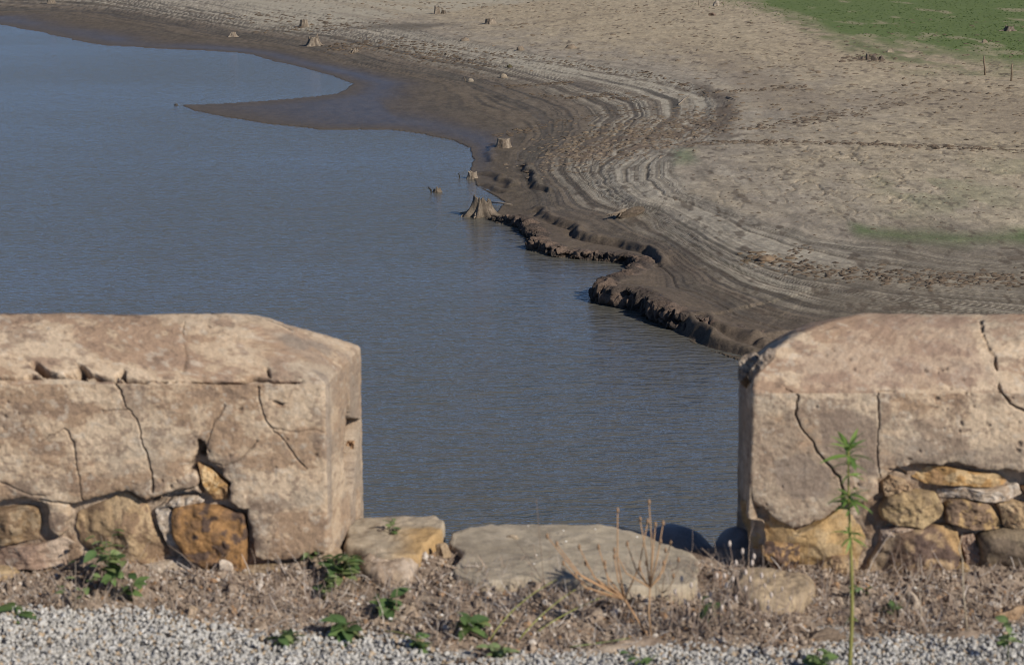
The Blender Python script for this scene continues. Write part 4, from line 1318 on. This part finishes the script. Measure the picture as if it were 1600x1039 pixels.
TAN = ((.34, .235, .135), (.42, .30, .18), (.22, .145, .09))
BRN = ((.20, .115, .06), (.30, .165, .07), (.105, .068, .05))
ORG = ((.42, .25, .105), (.36, .22, .11), (.50, .35, .19))
GRY = ((.27, .215, .15), (.33, .265, .185), (.17, .125, .09))
DBR = ((.115, .078, .062), (.16, .10, .07), (.34, .21, .10))
PNK = ((.36, .255, .185), (.30, .205, .15), (.43, .33, .25))
LGT = ((.43, .34, .255), (.36, .27, .195), (.50, .42, .34))


def wall_stone(par, pts, col, seed, back=.03, proud=.035, label=None, name='stone', **kw):
    p3 = [at_y(a, b, YF + back) for a, b in pts]
    o = outline_stone(name, p3, (0, -1, 0), proud, .05, col, seed, M_STONE if name == 'stone' else M_MORT, par, **kw)
    if label: o['label'] = label
    return o


ws = wall_stone
ws(lw, [(-60, 798), (0, 793), (40, 788), (58, 794), (64, 815), (60, 842), (10, 850), (-60, 848)], ((.21, .14, .085), (.27, .18, .10), (.30, .22, .14)), 601, .03, .03)
ws(lw, [(120, 800), (150, 786), (180, 775), (205, 770), (231, 787), (241, 815), (264, 862), (235, 878), (160, 876), (125, 850)], TAN, 602, .034, .034, 'broad tan stone', bevel=.5)
ws(lw, [(272, 791), (300, 785), (345, 789), (383, 801), (389, 850), (386, 889), (340, 889), (292, 868), (277, 840), (266, 810)], BRN, 603, .035, .055, 'square rusty brown stone', flat=5, bevel=.3)
ws(lw, [(309, 722), (326, 728), (358, 756), (354, 782), (335, 779), (318, 756)], ORG, 604, .03, .025)
ws(lw, [(-40, 888), (24, 890), (31, 912), (18, 940), (-40, 945)], ((.40, .29, .17), (.34, .24, .14)), 605, .0, .03)
ws(lw, [(48, 905), (80, 893), (118, 895), (135, 912), (128, 932), (55, 934)], ((.19, .14, .105), (.24, .18, .13)), 606, .01, .03)
ws(lw, [(212, 928), (235, 906), (278, 896), (305, 904), (312, 928)], ((.23, .155, .105), (.29, .205, .145)), 607, .0, .035)
ws(lw, [(355, 912), (378, 890), (430, 886), (468, 893), (490, 918), (482, 945), (370, 940)], ((.36, .27, .175), (.31, .225, .14)), 608, .0, .05)
ws(lw, [(60, 850), (100, 838), (118, 850), (125, 880), (70, 888), (0, 886), (-40, 882), (-30, 856)], PNK, 609, .028, .03, None, 'mortar')
ws(lw, [(242, 795), (262, 782), (270, 800), (272, 840), (285, 865), (262, 850), (250, 820)], LGT, 610, .03, .02, None, 'mortar')
ws(lw, [(255, 790), (272, 776), (306, 772), (320, 782), (300, 786), (275, 790)], LGT, 611, .028, .02, None, 'mortar')
ws(lw, [(488, 872), (512, 858), (530, 866), (536, 890), (515, 900), (494, 892)], ((.38, .29, .20), (.32, .23, .15)), 612, .02, .035)
ws(lw, [(160, 880), (235, 880), (290, 872), (340, 892), (300, 900), (240, 905), (170, 902)], LGT, 613, .02, .02, None, 'mortar')
ws(lw, [(400, 884), (450, 882), (488, 876), (492, 892), (440, 890)], PNK, 614, .028, .02, None, 'mortar')
# the little orange pebble lodged in the broken end face
lump_obj('stone', (-.440, 5.235, .275), (.016, .022, .02), None, None, 615, (.42, .24, .13), (.5, .33, .2), parent=lw, mat=M_STONE)


def stainA(C_, V, n2):
    m = px_mask(V[:, 0], V[:, 2], [(1160, 850), (1230, 840), (1350, 800), (1352, 900), (1200, 900)], .01, 320)
    return mixc(C_, (.36, .245, .125), m * .5)


ws(rw, [(1158, 786), (1200, 802), (1240, 832), (1291, 810), (1322, 786), (1355, 785), (1359, 820), (1350, 862), (1338, 902), (1262, 907), (1205, 893), (1172, 858), (1160, 820)], ((.44, .285, .13), (.38, .255, .13), (.46, .34, .20)), 620, .03, .035,
   'large ochre corner stone', stain=stainA, bevel=.4)
ws(rw, [(1190, 858), (1205, 850), (1250, 851), (1248, 880), (1240, 896), (1215, 890), (1195, 876)], DBR, 621, -.004, .018, 'dark iron brown stone')
ws(rw, [(1278, 885), (1300, 870), (1335, 872), (1342, 900), (1290, 906)], TAN, 622, -.002, .025)
ws(rw, [(1372, 790), (1386, 770), (1420, 763), (1458, 766), (1472, 785), (1470, 806), (1440, 822), (1400, 820), (1374, 806)], ((.34, .24, .13), (.40, .29, .16), (.24, .17, .10)), 623, .035, .045, flat=3.5)
ws(rw, [(1474, 782), (1500, 777), (1545, 784), (1562, 812), (1560, 824), (1520, 826), (1476, 812)], ((.20, .135, .09), (.26, .175, .11), (.36, .24, .12)), 624, .035, .04, 'brown stone')
ws(rw, [(1410, 736), (1440, 729), (1478, 727), (1520, 735), (1562, 740), (1575, 752), (1560, 762), (1500, 755), (1440, 754)], ORG, 625, .034, .035, 'thin orange stone under the plaster edge')
ws(rw, [(1376, 752), (1390, 742), (1412, 748), (1424, 762), (1400, 768), (1380, 772)], ((.36, .255, .16), (.30, .2, .12)), 626, .035, .03)
ws(rw, [(1466, 766), (1500, 758), (1540, 764), (1590, 754), (1600, 770), (1570, 780), (1540, 782), (1500, 776), (1470, 776)], LGT, 627, .032, .03, None, 'mortar', edge_wob=.12)
ws(rw, [(1556, 784), (1580, 781), (1640, 790), (1640, 822), (1590, 826), (1566, 818)], TAN, 628, .034, .035)
ws(rw, [(1590, 760), (1640, 752), (1700, 770), (1690, 790), (1610, 784)], BRN, 629, .035, .03)
ws(rw, [(1352, 890), (1372, 850), (1385, 830), (1430, 822), (1478, 818), (1498, 830), (1503, 862), (1490, 892), (1440, 910), (1360, 910)], ((.135, .09, .07), (.19, .125, .085), (.34, .235, .14)), 630, .03, .045, 'dark brown stone with ochre edge',
   stain=lambda C_, V, n2: mixc(mixc(C_, (.44, .28, .13), px_mask(V[:, 0], V[:, 2], [(1455, 815), (1510, 815), (1512, 880), (1485, 850)], .006, 321) * .8), (.35, .26, .17), px_mask(V[:, 0], V[:, 2], [(1350, 900), (1365, 850), (1380, 828), (1410, 824), (1392, 862), (1378, 895)], .006, 322) * .8))
ws(rw, [(1376, 826), (1410, 820), (1440, 824), (1400, 836), (1375, 856)], PNK, 631, .03, .03, None, 'mortar')
ws(rw, [(1526, 836), (1560, 826), (1640, 815), (1720, 820), (1720, 905), (1640, 916), (1560, 912), (1534, 895)], ((.25, .19, .125), (.30, .235, .155), (.16, .12, .085)), 632, .02, .05, 'large grey brown stone', flat=4)
ws(rw, [(1500, 838), (1520, 832), (1530, 860), (1528, 884), (1508, 880)], PNK, 633, .034, .02, None, 'mortar')
ws(rw, [(1468, 912), (1480, 892), (1510, 882), (1535, 898), (1540, 920), (1475, 922)], ((.42, .29, .15), (.36, .245, .13)), 634, .0, .035)
for k in range(5):               # more rubble of the same wall beyond the picture edge
    x0_ = 1745 + 130 * k
    ws(rw, [(x0_, 830), (x0_ + 60, 815), (x0_ + 115, 830), (x0_ + 118, 890), (x0_ + 60, 912), (x0_ + 4, 900)], (TAN, GRY, BRN)[k % 3], 650 + k, .03, .04)
    ws(lw, [(-x0_ + 1550, 840), (-x0_ + 1610, 820), (-x0_ + 1665, 835), (-x0_ + 1666, 890), (-x0_ + 1600, 905), (-x0_ + 1552, 895)], (GRY, TAN, PNK)[k % 3], 660 + k, .03, .04)
# chipped fragments at the top corner of the right wall
for k, (pts, yy) in enumerate((([(1154, 562), (1166, 552), (1182, 550), (1188, 566), (1176, 590), (1160, 602), (1154, 592)], 5.03), ([(1168, 590), (1184, 562), (1200, 543), (1211, 545), (1210, 560), (1192, 584), (1176, 604)], 4.985))):
    outline_stone('fragment', [at_y(a_, b_, yy) for a_, b_ in pts], (-.35, -1, .45), .03, .09, ((.25, .20, .16), (.33, .27, .215), (.17, .13, .10)), 670 + k, M_STONE, rw, flat=4, edge_wob=.06)

# ---- the stones of the gap
ZS = .045


def slab(name, pts, z_, thick, col, seed, label, cat, mat, group='stones of the gap', stain=None, proud=.014, flat=12, facet=.03, bevel=.4, **kw):
    p3 = [at(a, b, z_) for a, b in pts]
    o = outline_stone(name, p3, (0, 0, 1), proud, thick, col, seed, mat, None, flat=flat, facet=facet, stain=stain, bevel=bevel, up=(0, 1, 0), nang=110, nring=22, **kw)
    return tag(o, label, cat, group)


def st_slab(C_, V, n2):
    C_ = mixc(C_, (.40, .29, .165), (1 - sst(.005, .04, V[:, 2] + .02 * n2)) * .75)
    m = sst(.12, .22, fbm2(V[:, 0] * 5, V[:, 1] * 14, 4, 330))
    return mixc(C_, (.19, .155, .12), m * .4)


slab('stone_slab', [(702, 830), (720, 823), (765, 821), (870, 822), (985, 824), (1010, 836), (1042, 852), (1076, 862), (1091, 880), (1092, 906), (1080, 918), (1000, 916), (930, 908), (840, 906), (760, 912), (712, 902), (700, 890), (716, 878), (722, 862), (698, 850)],
     ZS, .09, ((.37, .31, .23), (.32, .265, .195), (.40, .335, .25)), 701, 'large flat grey slab lying in the gap between the walls', 'stone slab', M_SLAB, stain=st_slab)


def st_left(C_, V, n2):
    m = sst(-.02, .03, (V[:, 0] + .30) * .5 + .02 * n2) * (1 - sst(5.12, 5.17, V[:, 1] + .03 * n2))
    return mixc(C_, (.40, .25, .105), m * .85)


slab('sill_stone', [(540, 830), (560, 812), (620, 811), (680, 813), (694, 822), (688, 842), (664, 858), (655, 874), (620, 878), (570, 872), (540, 860)],
     ZS + .005, .08, ((.36, .295, .215), (.31, .25, .18), (.40, .325, .235)), 702, 'sill stone with orange stain beside the end of the left wall', 'stone', M_SLAB, stain=st_left, proud=.02)
o1 = lump_obj('boulder', (.455, 5.40, -.135), (.135, .12, .125), 'dark smooth rounded boulder behind the right end of the large slab', 'rock', 703, (.22, .21, .205), (.30, .285, .27), 'stones of the gap', M_DARK, rough=.1)
o2 = lump_obj('boulder', (.645, 5.36, -.12), (.085, .10, .12), 'dark boulder wedged against the foot of the right wall', 'rock', 704, (.18, .17, .165), (.25, .235, .22), 'stones of the gap', M_DARK, rough=.14)
slab('footing_stone', [(1150, 905), (1165, 896), (1220, 896), (1270, 908), (1275, 925), (1250, 942), (1190, 946), (1152, 935)], .03, .06, ((.38, .29, .19), (.33, .25, .165)), 705,
     'flat tan footing stone in front of the right wall corner', 'stone', M_SLAB, 'loose stones at the wall foot', proud=.025, flat=4)
slab('footing_stone', [(560, 868), (600, 858), (640, 866), (655, 885), (640, 905), (590, 905), (562, 895)], .03, .06, ((.36, .27, .19), (.31, .23, .165), (.43, .34, .26)), 706,
     'rough tan stone with white flecks in front of the orange stained sill stone', 'stone', M_SLAB, 'loose stones at the wall foot', proud=.03, flat=3)


def loose(px, py, wpx, label, seed, c0, c1, zr=.5, name='rubble_stone', group='loose stones at the wall foot', z=.01):
    p = at(px, py, z); s = wpx / 620 / 2
    p[2] = verge_z(np.array([p[0]]), np.array([p[1]]))[0] + .2 * s * zr
    return lump_obj(name, p, (s, s * .8, s * zr * 1.6), label, 'stone', seed, c0, c1, group, M_STONE)


loose(1297, 985, 66, 'brown angular stone at the gravel edge below the tall green weed', 711, (.17, .125, .09), (.23, .17, .12), .55)
loose(1575, 955, 50, 'orange brown stone in the verge near the right picture edge', 712, (.30, .19, .11), (.38, .26, .16), .6)
loose(690, 880, 30, 'small tan stone wedged between the sill stone and the slab', 713, (.30, .21, .13), (.38, .28, .18), .8)
loose(800, 862, 22, 'tiny pale brown pebble sitting on the large slab', 714, (.34, .26, .18), (.42, .34, .25), .6)
loose(350, 905, 26, 'whitish lump of mortar under the square brown stone', 715, (.45, .36, .28), (.52, .44, .36), .9)
loose(575, 845, 22, 'white chip of plaster at the foot of the left wall end', 716, (.55, .47, .38), (.62, .55, .47), .8)
loose(300, 955, 24, 'rounded tan pebble at the gravel edge under the left wall', 717, (.36, .26, .17), (.42, .31, .21), .7)
loose(930, 955, 44, 'tan clod below the middle of the large slab', 718, (.30, .22, .16), (.36, .28, .21), .5)
loose(1125, 915, 30, 'reddish stone between the slab and the right footing stone', 719, (.30, .19, .12), (.37, .25, .17), .7)
loose(1420, 940, 34, 'pale stone in the litter below the dark brown wall stone', 720, (.38, .30, .225), (.44, .36, .28), .7)
for k in range(34):
    px_ = rng.uniform(20, 1590); py_ = rng.uniform(925, 965)
    p = at(px_, py_, .01)
    if p[1] < edge_y(p[0]) + .01: continue
    loose(px_, py_, rng.uniform(14, 26), 'small loose tan stone among the brown crumbs of the verge', 730 + k, (.28, .20, .14), (.42, .33, .25), .7, 'pebble', 'small loose verge stones')

# white snail shells: on the slab and in the verge
for k, (px_, py_, zz_) in enumerate([(825, 823, 'slab'), (880, 830, 'slab'), (930, 828, 'slab'), (884, 847, 'slab'), (834, 882, 'slab'), (838, 868, 'slab'), (995, 840, 'slab'), (828, 908, 'slab'), 
                                     (560, 945, 'v'), (650, 870, 'v'), (668, 888, 'v'), (676, 896, 'v'), (690, 905, 'v'), (548, 940, 'v'), (610, 968, 'v'), (720, 985, 'v'), (822, 962, 'v'), (842, 968, 'v'), (690, 962, 'v'), (1160, 930, 'v'), (1345, 925, 'v'), (1255, 905, 'v'),
                                     (1430, 920, 'v'), (340, 892, 'v'), (400, 985, 'v'), (1000, 960, 'v'), (720, 960, 'v')]):
    onslab = zz_ == 'slab'
    p = at(px_, py_, ZS + .02 if onslab else .02)
    p[2] += .002
    s = rng.uniform(.0018, .003) if onslab else rng.uniform(.003, .005)
    mb = MB(); pts = []; rad = []
    for q in range(22):
        t_ = q / 21; a_ = t_ * 4.2 * math.pi
        pts.append(p + np.array([math.cos(a_) * s * (1 - t_) * .8, math.sin(a_) * s * (1 - t_) * .8, s * .9 * t_])); rad.append(s * (.62 - .45 * t_))
    mb.tube(pts, rad, (.74, .70, .63), 6)
    tag(mb.build('snail_shell', M_GRAV), 'white snail shell speck lying on the large grey slab' if onslab else 'white snail shell lying in the brown verge litter', 'snail shell',
        'shells on the slab' if onslab else 'shells in the verge')


# ------------------------------------------------------------------ plants
def leaf_mesh(name, L_, W_, col, curl=.25, fold=.25):
    V = []; n = 6
    for i in range(n + 1):
        f = i / n
        wv = W_ * math.sin(math.pi * min(1, f * .92 + .06)) ** .8 * (1 - .25 * f)
        zc_ = -curl * L_ * f * f
        V += [(-wv, L_ * f, zc_ + fold * wv), (0, L_ * f, zc_), (wv, L_ * f, zc_ + fold * wv)]
    Fc = []
    for i in range(n):
        a_ = i * 3
        Fc += [(a_, a_ + 1, a_ + 4, a_ + 3), (a_ + 1, a_ + 2, a_ + 5, a_ + 4)]
    me = bpy.data.meshes.new(name); me.from_pydata(V, [], Fc)
    at_ = me.attributes.new('Col', 'FLOAT_COLOR', 'POINT')
    for i in range(len(V)):
        at_.data[i].color = (*(np.array(col) * (1.25 if i % 3 == 1 else 1)), 1)
    for p_ in me.polygons: p_.use_smooth = True
    me.materials.append(M_LEAF)
    return me


LEAF = {'broad': [leaf_mesh('leaf', 1, .33, c) for c in ((.09, .15, .05), (.12, .185, .06), (.07, .12, .04), (.18, .22, .085))],
        'narrow': [leaf_mesh('leaf', 1, .10, c, .4, .3) for c in ((.13, .21, .045), (.17, .25, .06), (.10, .17, .04))],
        'pale': [leaf_mesh('leaf', 1, .36, c) for c in ((.17, .23, .085), (.22, .28, .12), (.12, .18, .06))]}


def put_leaf(rt, p, az_, el_, size, kind, rs):
    me = LEAF[kind][rs.integers(len(LEAF[kind]))]
    o = bpy.data.objects.new('leaf', me); COL.objects.link(o); o.parent = rt
    o.location = Vector(p) - rt.location
    o.rotation_euler = (el_, rs.normal() * .35, az_)
    o.scale = (size * (1.9 if kind != 'narrow' else 1.6),) * 3
    return o


def weed(px, py, label, seed, hgt_=.06, nst=3, nlf=9, size=.022, kind='broad', stemc=(.12, .14, .05), spread=.03, z=None, cat='weed', group='green weeds in the verge'):
    rs = np.random.default_rng(seed)
    p = at(px, py, .015 if z is None else z)
    if z is None: p[2] = verge_z(p[:1], p[1:2])[0]
    rt = empty('weed', p, label, cat, group)
    mb = MB(); tips = []
    for k in range(nst):
        a_ = rs.uniform(0, 6.28); t_ = rs.uniform(.3, 1) * spread * 1.7; h_ = hgt_ * 1.4 * rs.uniform(.7, 1.1)
        pts = [p + np.array([math.cos(a_) * t_ * f ** 1.5, math.sin(a_) * t_ * f ** 1.5, h_ * f - .005]) for f in (0, .35, .7, 1)]
        mb.tube(pts, [.0016, .0014, .0012, .0008], stemc, 5); tips.append(pts)
    mb.build('stem', M_LEAF, rt)
    for k in range(int(nlf * 1.6)):
        pts = tips[k % nst]; f = rs.uniform(.35, 1)
        q = np.array([np.interp(f, (0, .35, .7, 1), [v_[j] for v_ in pts]) for j in range(3)])
        put_leaf(rt, q, rs.uniform(0, 6.28), rs.uniform(-.3, .6), size * rs.uniform(.7, 1.2), kind, rs)
    return rt


weed(180, 925, 'leggy weed with bright green leaves in front of the broad tan stone', 801, .095, 4, 16, .024, 'broad', (.26, .21, .15), .04)
weed(170, 905, 'pale green leafed weed tops above the leggy weed at the tan stone', 816, .10, 3, 14, .017, 'pale', (.26, .21, .15), .03)
weed(118, 940, 'twiggy weed with few small leaves left of the leggy weed', 802, .11, 4, 8, .013, 'pale', (.32, .26, .21), .05)
weed(40, 940, 'low dark green three leafed weed at the far left gravel edge', 803, .025, 2, 6, .034, 'broad')
weed(530, 915, 'bushy green weed at the foot of the left wall end', 804, .07, 5, 26, .022, 'broad', (.14, .14, .06), .045)
weed(600, 950, 'upright weed of a few big leaves right of the bushy one', 805, .055, 2, 7, .024, 'broad')
weed(550, 980, 'bright green low weed at the gravel edge under the bushy one', 806, .035, 3, 12, .026, 'broad')
weed(448, 985, 'dark green spreading weed at the gravel edge, left of the bright low one', 807, .035, 3, 13, .021, 'broad')
weed(740, 985, 'broad leafed green weed below the left end of the large slab', 808, .045, 3, 13, .025, 'broad')
weed(613, 858, 'small yellow green sprig standing before the orange stained stone', 809, .055, 2, 11, .012, 'pale', (.3, .26, .18), .008)
weed(1108, 962, 'small green weed just right of the slab end', 810, .05, 3, 7, .016, 'broad')
weed(1385, 945, 'tiny dark leaved weed under the dark brown wall stone', 811, .03, 2, 7, .014, 'broad')
weed(1275, 1042, 'yellow green leafy weed at the bottom edge on the gravel', 812, .025, 4, 16, .02, 'pale', z=0, group='green weeds on the gravel')
weed(775, 1015, 'grey green small leafed weed at the gravel edge below the slab', 813, .03, 4, 14, .014, 'pale')
weed(490, 895, 'small pale weed against the foot of the left wall', 814, .05, 3, 7, .014, 'pale')
weed(1340, 930, 'few leaved green seedling behind the tall weed stem', 815, .03, 2, 5, .012, 'broad')

# the tall green weed with whorls of narrow leaves, rooted in the gravel
p = at(1326, 1060, 0)
rt = empty('tall_weed', p, 'tall slender green weed with whorls of narrow leaves before the right wall', 'weed')
top = at_y(1330, 700, p[1] + .02)
mb = MB()
st = [lerp(p - np.array([0, 0, .01]), top, f) + np.array([.006 * math.sin(f * 5), 0, 0]) for f in np.linspace(0, 1, 10)]
mb.tube(st, np.linspace(.0052, .002, 10), (.30, .28, .085), 7)
mb.build('stem', M_LEAF, rt)
rs = np.random.default_rng(820)
for f, n_, sz_, el0 in ((.99, 12, .034, .9), (.965, 9, .036, .5), (.93, 8, .032, .2), (.885, 5, .024, .3), (.80, 10, .034, .4), (.775, 9, .034, .1), (.74, 6, .022, .3), (.64, 11, .024, .4), (.62, 8, .024, -.3), (.40, 2, .014, .2), (.28, 3, .012, .0)):
    q = np.array([np.interp(f, np.linspace(0, 1, 10), [v_[j] for v_ in st]) for j in range(3)])
    for k in range(n_):
        put_leaf(rt, q, 6.28 * k / n_ + rs.uniform(-.3, .3), el0 + rs.normal() * .2, sz_ * rs.uniform(.75, 1.2), 'narrow', rs)


# dry stalks
def stalk(px, py, label, tops, r=.002, col=(.30, .19, .11), heads=True, name='dry_stalk', lean_y=0.0, headc=(.27, .17, .10), hs=.0055, fork=.45, cat='dry plant', group='dry stalks in the verge', seed=0):
    p = at(px, py, .0); p[2] = max(verge_z(p[:1], p[1:2])[0], -.01)
    rt = empty(name, p, label, cat, group)
    rs = np.random.default_rng(900 + seed + int(px))
    mb = MB(); hds = []
    tp = [at_y(a, b, p[1] + lean_y + rs.normal() * .02) for a, b in tops]
    hub = lerp(p, np.mean(tp, 0), fork) if len(tp) > 1 else None
    if hub is not None: mb.tube([p - [0, 0, .01], lerp(p, hub, .5) + rs.normal(size=3) * .004, hub], [r, r * .9, r * .75], col, 6)
    for t_ in tp:
        s_ = hub if hub is not None else p
        m1_ = lerp(s_, t_, .5) + np.array([(t_[0] - s_[0]) * .12, 0, -.01]) + rs.normal(size=3) * .004
        mb.tube([s_, m1_, t_], [r * .75, r * .6, r * .4], col, 5)
        if heads:
            hd = MB(); hds.append(hd)
            hd.tube([t_ - [0, 0, hs], t_, t_ + [0, 0, hs * .9], t_ + [0, 0, hs * 1.6]], [hs * .35, hs * .7, hs * .6, hs * .15], headc, 7)
    mb.build('stem', M_DRY, rt)
    for hd in hds: hd.build('seed_head', M_DRY, rt)
    return rt


stalk(1015, 995, 'rust brown branching dry stalk, its left fork reaching over the slab', [(965, 798), (1012, 815), (855, 838), (870, 850), (905, 855), (880, 880), (935, 855), (915, 880), (945, 880), (900, 900), (960, 870)], .003, (.40, .24, .13), fork=.42)
stalk(1018, 998, 'rust brown dry stalk with curled seed heads rising past the slab against the water', [(1014, 785), (1000, 812), (1024, 820), (1036, 818), (1032, 846), (1048, 848), (1037, 880), (980, 850), (960, 860), (1000, 890)], .003, (.38, .24, .135), fork=.5, seed=3)
stalk(862, 1005, 'thin dark single stem standing tall in front of the slab', [(838, 780)], .0014, (.20, .14, .10), False)
stalk(1030, 960, 'dry brown stalk with seed heads at the right end of the slab', [(1040, 860), (1060, 875), (1010, 880), (1052, 900)], .0015, (.30, .21, .13))
stalk(1512, 985, 'tall pale bare stem in front of the stones at the right', [(1504, 835), (1500, 855)], .0022, (.42, .34, .24), False, fork=.8)
stalk(1438, 985, 'pale broken dry stem leaning before the dark brown wall stone', [(1422, 890), (1435, 870), (1455, 880)], .0017, (.42, .33, .24), False, fork=.6)
stalk(610, 990, 'pinkish dry stem left of the slab', [(622, 900), (640, 912)], .0015, (.34, .25, .18), False)
stalk(680, 1000, 'grey forked twig left of the slab bottom corner', [(702, 930), (720, 925), (660, 940), (690, 915)], .0016, (.33, .28, .24), False)
stalk(700, 880, 'pale straw leaning on the left end of the slab', [(712, 838)], .0016, (.48, .40, .30), False)
for k, (px_, py_, tops, lb) in enumerate((
        (1170, 985, [(1140, 850), (1150, 880), (1160, 862), (1178, 870), (1132, 900), (1145, 905), (1165, 895), (1172, 905)], 'greyish dry bush with fluffy seed heads at the corner of the right wall'),
        (1190, 1000, [(1175, 880), (1190, 900), (1205, 930), (1165, 920), (1200, 950), (1180, 940)], 'lower dry bush with pale seed heads right of the fluffy one'),
        (1145, 1000, [(1120, 900), (1135, 915), (1110, 930), (1150, 935), (1128, 950)], 'dry bush with small pale heads left of the fluffy one'),
        (1075, 985, [(1065, 905), (1080, 915), (1055, 925), (1092, 930), (1070, 940)], 'wispy brown dry bush below the right end of the slab'),
        (475, 960, [(460, 900), (478, 890), (490, 905), (505, 915), (450, 925)], 'wispy dry brush under the left wall corner'),
        (215, 935, [(205, 872), (225, 880), (240, 895), (198, 890)], 'dry twigs behind the leggy weed'))):
    stalk(px_, py_, lb, tops, .0014, (.30, .22, .17), k < 4, 'dry_bush', headc=(.50, .42, .36), hs=.006, fork=.4, seed=k, group='dry bushes in the verge')
for k, (px_, py_, tops, lb) in enumerate((
        (430, 950, [(418, 905), (432, 890), (440, 915), (412, 925), (450, 905)], 'low brown brush between the left wall foot and the gravel'),
        (520, 960, [(505, 905), (525, 895), (540, 915), (515, 925)], 'dry brush tangled with the bushy green weed'),
        (655, 965, [(640, 915), (662, 908), (675, 925), (650, 930)], 'dry brush beside the rough tan stone'),
        (1235, 985, [(1222, 920), (1240, 912), (1255, 930), (1230, 940), (1250, 950)], 'dry brush before the flat footing stone'),
        (1360, 975, [(1350, 905), (1368, 900), (1380, 918), (1345, 925)], 'dry brush between the tall green weed and the dark brown stone'),
        (1480, 980, [(1470, 925), (1488, 915), (1500, 935)], 'dry brush below the small orange stone'),
        (1090, 1010, [(1075, 945), (1095, 935), (1110, 955), (1085, 960)], 'dry brush at the gravel edge right of the slab'),
        (1125, 1000, [(1105, 905), (1118, 890), (1130, 910), (1142, 925), (1112, 930), (1128, 940)], 'tall wispy dry bush between the slab end and the wall corner'),
        (1210, 1005, [(1195, 915), (1210, 900), (1222, 920), (1235, 935), (1200, 940)], 'tangled dry bush before the left end of the footing stone'),
        (1060, 1000, [(1045, 915), (1058, 900), (1070, 920), (1080, 935), (1050, 940)], 'tangled dry bush right beside the curled seed head stalk'),
        (960, 985, [(945, 930), (965, 925), (975, 945)], 'dry brush beside the rust brown stalks'))):
    stalk(px_, py_, lb, tops, .0013, (.36, .27, .21), k % 2 == 0, 'dry_bush', headc=(.46, .37, .30), hs=.0045, fork=.35, seed=20 + k, group='dry bushes in the verge')
weed(655, 1000, 'dark green low weed at the gravel edge between two brighter ones', 830, .03, 3, 9, .018, 'broad')
weed(205, 930, 'small bright weed at the right side of the leggy weed', 831, .05, 2, 8, .02, 'broad')
weed(505, 925, 'dull green weed left of the bushy weed by the left wall end', 832, .05, 3, 10, .017, 'pale')
weed(1575, 1030, 'pale green sprig on the gravel near the right edge', 833, .09, 1, 8, .016, 'pale', z=0, group='green weeds on the gravel', spread=.006)
weed(1005, 1035, 'tiny green sprout on the gravel below the rust brown stalks', 834, .02, 2, 5, .012, 'broad', z=0, group='green weeds on the gravel')
# yellow green trailing stalks
for k, (a_, m_, b_, lb) in enumerate((((765, 1000), (800, 940), (870, 905), 'yellow green grass stalk arching up to the slab, left of three'),
                                      ((810, 1000), (850, 950), (900, 920), 'yellow green grass stalk, middle of three below the slab'),
                                      ((835, 990), (880, 955), (960, 925), 'yellow green grass stalk trailing right, lowest of three'),
                                      ((602, 985), (645, 987), (668, 1010), 'yellow bent stem lying along the gravel edge'),
                                      ((890, 1010), (940, 1004), (985, 996), 'green runner creeping along the gravel edge'))):
    p0_, pm, p1_ = at(*a_, 0.0), at(*m_, .05 if k < 3 else .015), at(*b_, .07 if k < 3 else 0.01)
    if k < 3:
        pm = at_y(*m_, p0_[1] + .03); p1_ = at_y(*b_, p0_[1] + .06)
    mb = MB()
    mb.tube([lerp(lerp(p0_, pm, f), lerp(pm, p1_, f), f) for f in np.linspace(0, 1, 9)], np.linspace(.0018, .0008, 9), (.33, .33, .10) if k != 4 else (.2, .24, .08), 5)
    tag(mb.build('grass_stalk', M_DRY), lb, 'grass stalk', 'yellow green stalks in the verge')
